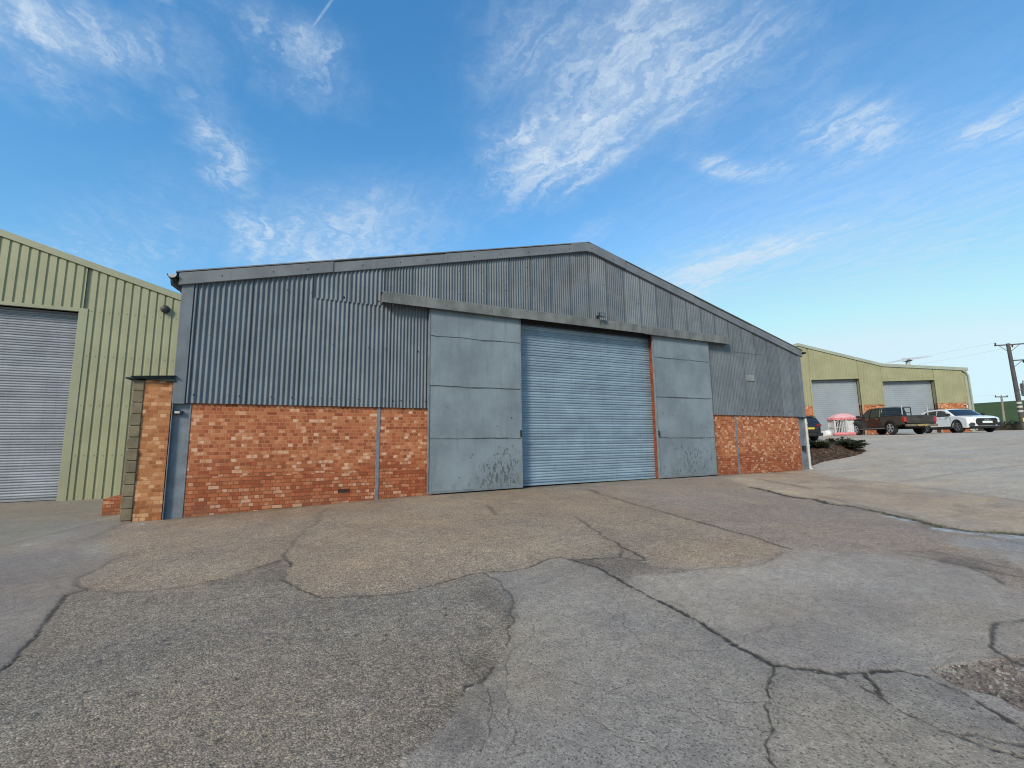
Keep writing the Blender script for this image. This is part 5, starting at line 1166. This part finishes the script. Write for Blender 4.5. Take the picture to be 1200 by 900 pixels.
for u in (-.15, .15): tr.lathe([(.05, .5), (.07, .56), (.04, .62), (.06, .68), (.02, .76)], 8, (c_[0]+arm_d[0]*u, c_[1]+arm_d[1]*u, c_[2]))
tr.tube([along(.46), c_], .05, 6); tr.tube([along(.40), c_+Vector((0, 0, -.4))], .04, 6)
tr.build('transformer', M_GALV, PO, smooth=40)
for t in (.205, .255, .30):
    m = MB(); m.tube([along(t), along(t+.022)], [.170, .169], 14); m.build('white_band', M_WHITEP, PO, smooth=50)
m = MB(); c_ = along(.115); vd = Vector((-FH[0], -FH[1], 0)); rd_ = Vector((RH[0], RH[1], 0)); s_ = c_+vd*.18
m.add([s_-rd_*.14+Vector((0, 0, -.16)), s_+rd_*.14+Vector((0, 0, -.16)), s_+rd_*.14+Vector((0, 0, .16)), s_-rd_*.14+Vector((0, 0, .16)), s_-rd_*.14+Vector((0, 0, -.16))-vd*.02, s_+rd_*.14+Vector((0, 0, -.16))-vd*.02, s_+rd_*.14+Vector((0, 0, .16))-vd*.02, s_-rd_*.14+Vector((0, 0, .16))-vd*.02], [(0, 1, 2, 3), (7, 6, 5, 4), (0, 4, 5, 1), (1, 5, 6, 2), (2, 6, 7, 3), (3, 7, 4, 0)])
m.build('warning_plate', surf('yellow_plate_paint', (.70, .56, .05), .5, 0., .1), PO)
q1 = at_depth(1178, 503, 52.0); pz1 = hz(q1[0], q1[1]); tp1 = at_depth(1173.5, 464.5, 52.3)
P2_ = thing('utility_pole', 'slim distant wooden pole with a short crossarm before the green field', 'utility pole', (q1[0], q1[1], pz1), local=True)
d1 = Vector((tp1[0]-q1[0], tp1[1]-q1[1], tp1[2]-pz1)); m = MB(); m.tube([d1*-.05, d1], [.13, .09], 10); m.build('pole', surf('pale_pole_wood', (.28, .24, .19), .9, 0., .2, 4.), P2_, smooth=50)
m = MB(); m.tube([d1*.985-rd_*.75, d1*.985+rd_*.75], .06, 6); m.build('crossarm', M_WOOD, P2_)
for u in (-.68, 0, .68):
    m = MB(); b0 = d1*.985+rd_*u; m.lathe([(.03, .04), (.06, .12), (.02, .22)], 8, b0); m.build('insulator', M_INS, P2_)
M_WIRE = plain('power_cable', (.30, .32, .34), .6)
def wire(a, b_, sag, lab):
    a, b_ = Vector(a), Vector(b_); P = [a.lerp(b_, i/24)-Vector((0, 0, sag*4*(i/24)*(1-i/24))) for i in range(25)]
    m = MB(); m.tube(P, .0055, 5); o = m.build('power_cable', M_WIRE, None, smooth=60); tag(o, lab, 'cable')
base = Vector((q0[0], q0[1], pz)); FEND = base+Vector((-FH[0]*-60-RH[0]*70, -FH[1]*-60-RH[1]*70, H_+2.0))
for k, p_ in enumerate(insul[:2]): wire(base+p_, FEND+Vector((k*.9, 0, 0)), 3.2+.5*k, ('thin cable strung from the outer end of the top crossarm of the tall pole', 'thin cable strung from beside the pole on its top crossarm')[k])
wire(Vector((q1[0], q1[1], pz1))+d1*.985-rd_*.68+Vector((0, 0, .2)), Vector((q1[0], q1[1], pz1+6.3))-Vector((RH[0]*90, RH[1]*90, 0))+Vector((FH[0]*30, FH[1]*30, 0)), .8, 'thin cable from the distant pole passing behind the pale shed')
wire(Vector((q1[0], q1[1], pz1))+d1*.985+rd_*.68+Vector((0, 0, .2)), Vector((q1[0], q1[1], pz1+6.3))+Vector((RH[0]*60, RH[1]*60, 0))+Vector((FH[0]*10, FH[1]*10, 0)), .8, 'thin cable from the distant pole passing behind the tall pole')
# small wind turbine behind the pale shed
hub = at_depth(1063.5, 421.5, 60.0); tz = hz(hub[0], hub[1])
WT = thing('wind_turbine', 'pale wind turbine rotor just showing over the pale shed roof', 'wind turbine', (hub[0], hub[1], tz), local=True)
M_TURB = surf('turbine_white', (.42, .45, .47), .5, 0., .06); hz_ = hub[2]-tz
m = MB(); m.tube([(0, 0, -.3), (0, 0, hz_-.15)], [.34, .24], 14); m.build('tower', M_TURB, WT, smooth=50)
r3 = Vector((RH[0], RH[1], 0)); f3 = Vector((FH[0], FH[1], 0)); hc = Vector((0, 0, hz_))
m = MB(); m.tube([hc-r3*.75+f3*.1, hc-r3*.6, hc+r3*.35, hc+r3*.6], [.12, .26, .26, .14], 12); m.build('nacelle', M_TURB, WT, smooth=50)
def blade(p_, ang_, L_):
    d = (r3*math.cos(ang_)+Vector((0, 0, 1))*math.sin(ang_)).normalized(); n_ = f3*.6+Vector((0, 0, .8)); n_ = (n_-d*n_.dot(d)).normalized(); w_ = d.cross(n_)
    m = MB(); vs = []
    for t, c_ in ((0., .08), (.12, .22), (.3, .19), (.7, .12), (1., .05)):
        o_ = p_+d*(L_*t+.1); vs += [o_-n_*c_*1.1, o_+w_*c_*.25, o_+n_*c_*.9, o_-w_*c_*.2]
    m.add(vs, [(i*4+k, i*4+(k+1) % 4, (i+1)*4+(k+1) % 4, (i+1)*4+k) for i in range(4) for k in range(4)]+[(16, 17, 18, 19)]); m.build('blade', M_TURB, WT, smooth=50)
bh = hc-r3*.35-f3*.45; hb_ = MB(); hb_.lathe([(.0, -.2), (.16, -.12), (.18, .05), (.16, .2), (.0, .22)], 12, bh, axis='y'); hb_.build('hub', M_TURB, WT, smooth=50)
blade(bh, math.radians(6), 3.2); blade(bh, math.radians(190), 2.9)

# ------------------------------------------------------------------ sky with thin cirrus, sun behind the viewer
SUN_AZ, SUN_EL = math.radians(-125), math.radians(32)
sund = Vector((math.sin(SUN_AZ)*math.cos(SUN_EL), math.cos(SUN_AZ)*math.cos(SUN_EL), math.sin(SUN_EL)))
ld = bpy.data.lights.new('sun', 'SUN'); ld.energy = 2.6; ld.angle = math.radians(14); ld.color = (1., .89, .74)
lo = bpy.data.objects.new('sun', ld); COL.objects.link(lo); lo.rotation_euler = sund.to_track_quat('Z', 'Y').to_euler(); lo.location = (0, -20, 30)
W = bpy.data.worlds.new('World'); sc.world = W; W.use_nodes = True; nt = W.node_tree; nt.nodes.clear()
sky = N(nt, 'ShaderNodeTexSky', sky_type='NISHITA'); sky.sun_disc = False; sky.sun_elevation = SUN_EL; sky.sun_rotation = SUN_AZ; sky.altitude = 0; sky.air_density = 1.6; sky.dust_density = 1.0; sky.ozone_density = 1.0
# the camera's colour response: deeper blue, as the phone picture shows it
ss = N(nt, 'ShaderNodeSeparateColor', {0: sky.outputs[0]})
def resp(o, g, k, top): return math_(nt, 'MINIMUM', math_(nt, 'MULTIPLY', math_(nt, 'POWER', math_(nt, 'MULTIPLY', o, .1), g), 10.*k), top)
hs = N(nt, 'ShaderNodeCombineColor', {0: resp(ss.outputs[0], 1.52, .99, 3.9), 1: resp(ss.outputs[1], 1.10, .96, 5.3), 2: resp(ss.outputs[2], 1.02, 1.23, 5.85)})
dirv = nt.nodes.new('ShaderNodeTexCoord').outputs['Generated']
sx = N(nt, 'ShaderNodeSeparateXYZ', {0: dirv}); iz = math_(nt, 'DIVIDE', 1., math_(nt, 'MAXIMUM', sx.outputs[2], .03))
P = N(nt, 'ShaderNodeCombineXYZ', {0: math_(nt, 'MULTIPLY', sx.outputs[0], iz), 1: math_(nt, 'MULTIPLY', sx.outputs[1], iz), 2: 0.}).outputs[0]     # the point of a flat cloud deck seen in that direction
def deck(px, py): r = ray(px, py); return np.array([r[0]/r[2], r[1]/r[2]])
def cloud(x0, y0, x1, y1, half, k):
    """one wisp: an ellipse on the cloud deck from end to end, `half` wide across"""
    a, b_ = deck(x0, y0), deck(x1, y1); mx, my = (x0+x1)/2, (y0+y1)/2; L_ = math.hypot(x1-x0, y1-y0); nx, ny = -(y1-y0)/L_, (x1-x0)/L_
    c_ = (a+b_)/2; u = (b_-a)/2; w = (deck(mx+nx*half, my+ny*half)-deck(mx-nx*half, my-ny*half))/2
    Mi = np.linalg.inv(np.array([u, w]).T)
    d = vmath(nt, 'SUBTRACT', Pw, (c_[0], c_[1], 0))
    e = N(nt, 'ShaderNodeCombineXYZ', {0: vmath(nt, 'DOT_PRODUCT', d, (Mi[0, 0], Mi[0, 1], 0)), 1: vmath(nt, 'DOT_PRODUCT', d, (Mi[1, 0], Mi[1, 1], 0)), 2: 0.}).outputs[0]
    return mrange(nt, vmath(nt, 'LENGTH', e), 1.5, .1, 0., k)
wv = vmath(nt, 'SUBTRACT', noise(nt, P, 2.6, 5., .62, out=1), (.5, .5, .5)); Pw = vmath(nt, 'ADD', P, scalev(nt, wv, (.5, .5, 0)))
WISPS = [(-140, -20, 240, 92, 46, 1.0), (-20, 70, 150, 130, 40, .55), (250, 20, 420, 110, 52, .85), (212, 110, 292, 232, 44, .95), (250, 262, 330, 290, 30, .95), (255, 305, 545, 272, 52, .85), (575, 250, 830, 20, 66, 1.15), (660, 150, 960, -50, 105, .95), (570, 150, 770, -30, 95, .66),
         (925, 190, 1062, 130, 46, 1.0), (790, 182, 920, 206, 22, .9), (1070, 172, 1300, 118, 34, 1.0), (745, 338, 1015, 258, 24, 1.15), (745, 338, 890, 318, 30, 1.0), (980, 340, 1320, 230, 70, .5), (405, 232, 480, 243, 20, .7), (165, -14, 240, 22, 30, .75), (682, 288, 728, 256, 16, .62), (0, 335, 300, 250, 60, .55), (870, 100, 1030, 55, 46, .34), (1070, 255, 1280, 205, 50, .5)]
tot = None
for w in WISPS:
    q = cloud(*w); tot = q if tot is None else math_(nt, 'MAXIMUM', tot, q)
# fibres drawn out along the wind
wdir = deck(830, 20)-deck(640, 200); wa = math.atan2(wdir[1], wdir[0])
rot = N(nt, 'ShaderNodeMapping', {'Vector': P, 'Rotation': (0, 0, -wa), 'Scale': (1., 1., 1.)}).outputs[0]
wv2 = vmath(nt, 'SUBTRACT', noise(nt, P, 4., 5., .65, out=1), (.5, .5, .5))
fib = noise(nt, vmath(nt, 'ADD', scalev(nt, rot, (2.0, 7.5, 1.)), scalev(nt, wv2, (2.2, 2.2, 0))), 2.2, 8., .62, .3)
fine = noise(nt, vmath(nt, 'ADD', scalev(nt, P, (7., 7., 1.)), scalev(nt, wv2, (4., 4., 0))), 2.0, 8., .66)
den = math_(nt, 'ADD', math_(nt, 'MULTIPLY', fib, .80), math_(nt, 'MULTIPLY', fine, .20))
thr = math_(nt, 'SUBTRACT', .70, math_(nt, 'MULTIPLY', tot, .40))
al = math_(nt, 'MULTIPLY', mrange(nt, math_(nt, 'SUBTRACT', den, thr), 0., .46), mrange(nt, tot, .0, .55, 0., 1.))
veil = math_(nt, 'MULTIPLY', tot, mrange(nt, fib, .35, .65, .12, .34)); al = math_(nt, 'ADD', math_(nt, 'MULTIPLY', al, .52), veil)
# smooth veils of thin high cloud
soft = None
for w in [(770, 336, 1010, 258, 20, .46), (760, 340, 880, 318, 24, .30), (780, 385, 1320, 195, 100, .30), (880, 430, 1320, 330, 70, .28), (620, 190, 940, -50, 105, .26), (580, 150, 740, 0, 70, .16), (270, 300, 520, 275, 55, .20), (-60, 10, 210, 90, 50, .14)]:
    q = cloud(*w); soft = q if soft is None else math_(nt, 'MAXIMUM', soft, q)
soft = math_(nt, 'MULTIPLY', soft, mrange(nt, fib, .3, .7, .7, 1.25))
al = math_(nt, 'SUBTRACT', 1., math_(nt, 'MULTIPLY', math_(nt, 'SUBTRACT', 1., al), math_(nt, 'SUBTRACT', 1., soft)))
# a short vapour trail
a0, a1 = deck(352, 52), deck(389, 0); u_ = (a1-a0); L_ = np.linalg.norm(u_); u_ /= L_; n_ = np.array([-u_[1], u_[0]])
d = vmath(nt, 'SUBTRACT', P, (a0[0], a0[1], 0)); s_ = vmath(nt, 'DOT_PRODUCT', d, (u_[0], u_[1], 0)); t_ = math_(nt, 'ABSOLUTE', vmath(nt, 'DOT_PRODUCT', d, (n_[0], n_[1], 0)))
tw = math_(nt, 'MULTIPLY', mrange(nt, t_, .005, .0005, 0., .75), math_(nt, 'MULTIPLY', mrange(nt, s_, 0., .015), mrange(nt, s_, L_*1.6, L_*.9)))
al = math_(nt, 'MAXIMUM', al, math_(nt, 'MULTIPLY', tw, math_(nt, 'MULTIPLY', fine, .75)))
al = math_(nt, 'MULTIPLY', al, mrange(nt, sx.outputs[2], .02, .12), clamp=True)
SKY_K = .12
cloud_c = (3.9, 4.6, 5.3)
cm = nt.nodes.new('ShaderNodeMix'); cm.data_type = 'RGBA'; nt.links.new(al, cm.inputs[0]); nt.links.new(hs.outputs[0], cm.inputs[6]); cm.inputs[7].default_value = (*cloud_c, 1)
hzn = mixc(nt, mrange(nt, sx.outputs[2], .17, .02), cm.outputs[2], (4.0, 5.3, 5.85))
bg = N(nt, 'ShaderNodeBackground', {'Color': hzn, 'Strength': SKY_K}); ow = nt.nodes.new('ShaderNodeOutputWorld'); nt.links.new(bg.outputs[0], ow.inputs[0])
W.cycles.sampling_method = 'MANUAL'; W.cycles.sample_map_resolution = 512

vs_ = sc.view_settings; vs_.view_transform = 'Standard'; vs_.look = 'None'; vs_.exposure = 0.5; vs_.gamma = 1.0; vs_.use_curve_mapping = False
sc.render.engine = 'CYCLES'; sc.cycles.use_denoising = True; sc.cycles.filter_width = 1.1; sc.cycles.max_bounces = 6; sc.cycles.diffuse_bounces = 3

# pieces that are separate parts of a thing become objects of their own
SPLIT = {'side_window', 'arch_flare', 'arch_trim', 'door_handle', 'door_gap', 'cable_conduit', 'rack_post', 'roof_rail'}
for o in [q for q in sc.objects if q.type == 'MESH' and q.name.split('.')[0] in SPLIT]:
    me = o.data; n = len(me.vertices); par = list(range(n))
    def find(a):
        while par[a] != a: par[a] = par[par[a]]; a = par[a]
        return a
    for e in me.edges:
        a, b_ = find(e.vertices[0]), find(e.vertices[1])
        if a != b_: par[a] = b_
    isl = {}
    for p_ in me.polygons: isl.setdefault(find(p_.vertices[0]), []).append(p_)
    if len(isl) < 2: continue
    base_ = o.name.split('.')[0]
    for ps in isl.values():
        ids = sorted({v_ for p_ in ps for v_ in p_.vertices}); mp = {v_: i for i, v_ in enumerate(ids)}
        nm = bpy.data.meshes.new(base_); nm.from_pydata([me.vertices[i].co[:] for i in ids], [], [[mp[v_] for v_ in p_.vertices] for p_ in ps])
        for mt in me.materials: nm.materials.append(mt)
        nm.polygons.foreach_set('use_smooth', [p_.use_smooth for p_ in ps])
        if ps[0].use_smooth: nm.set_sharp_from_angle(angle=math.radians(40))
        no = bpy.data.objects.new(base_, nm); COL.objects.link(no); no.parent = o.parent; no.location = o.location; no.rotation_euler = o.rotation_euler
    bpy.data.objects.remove(o)
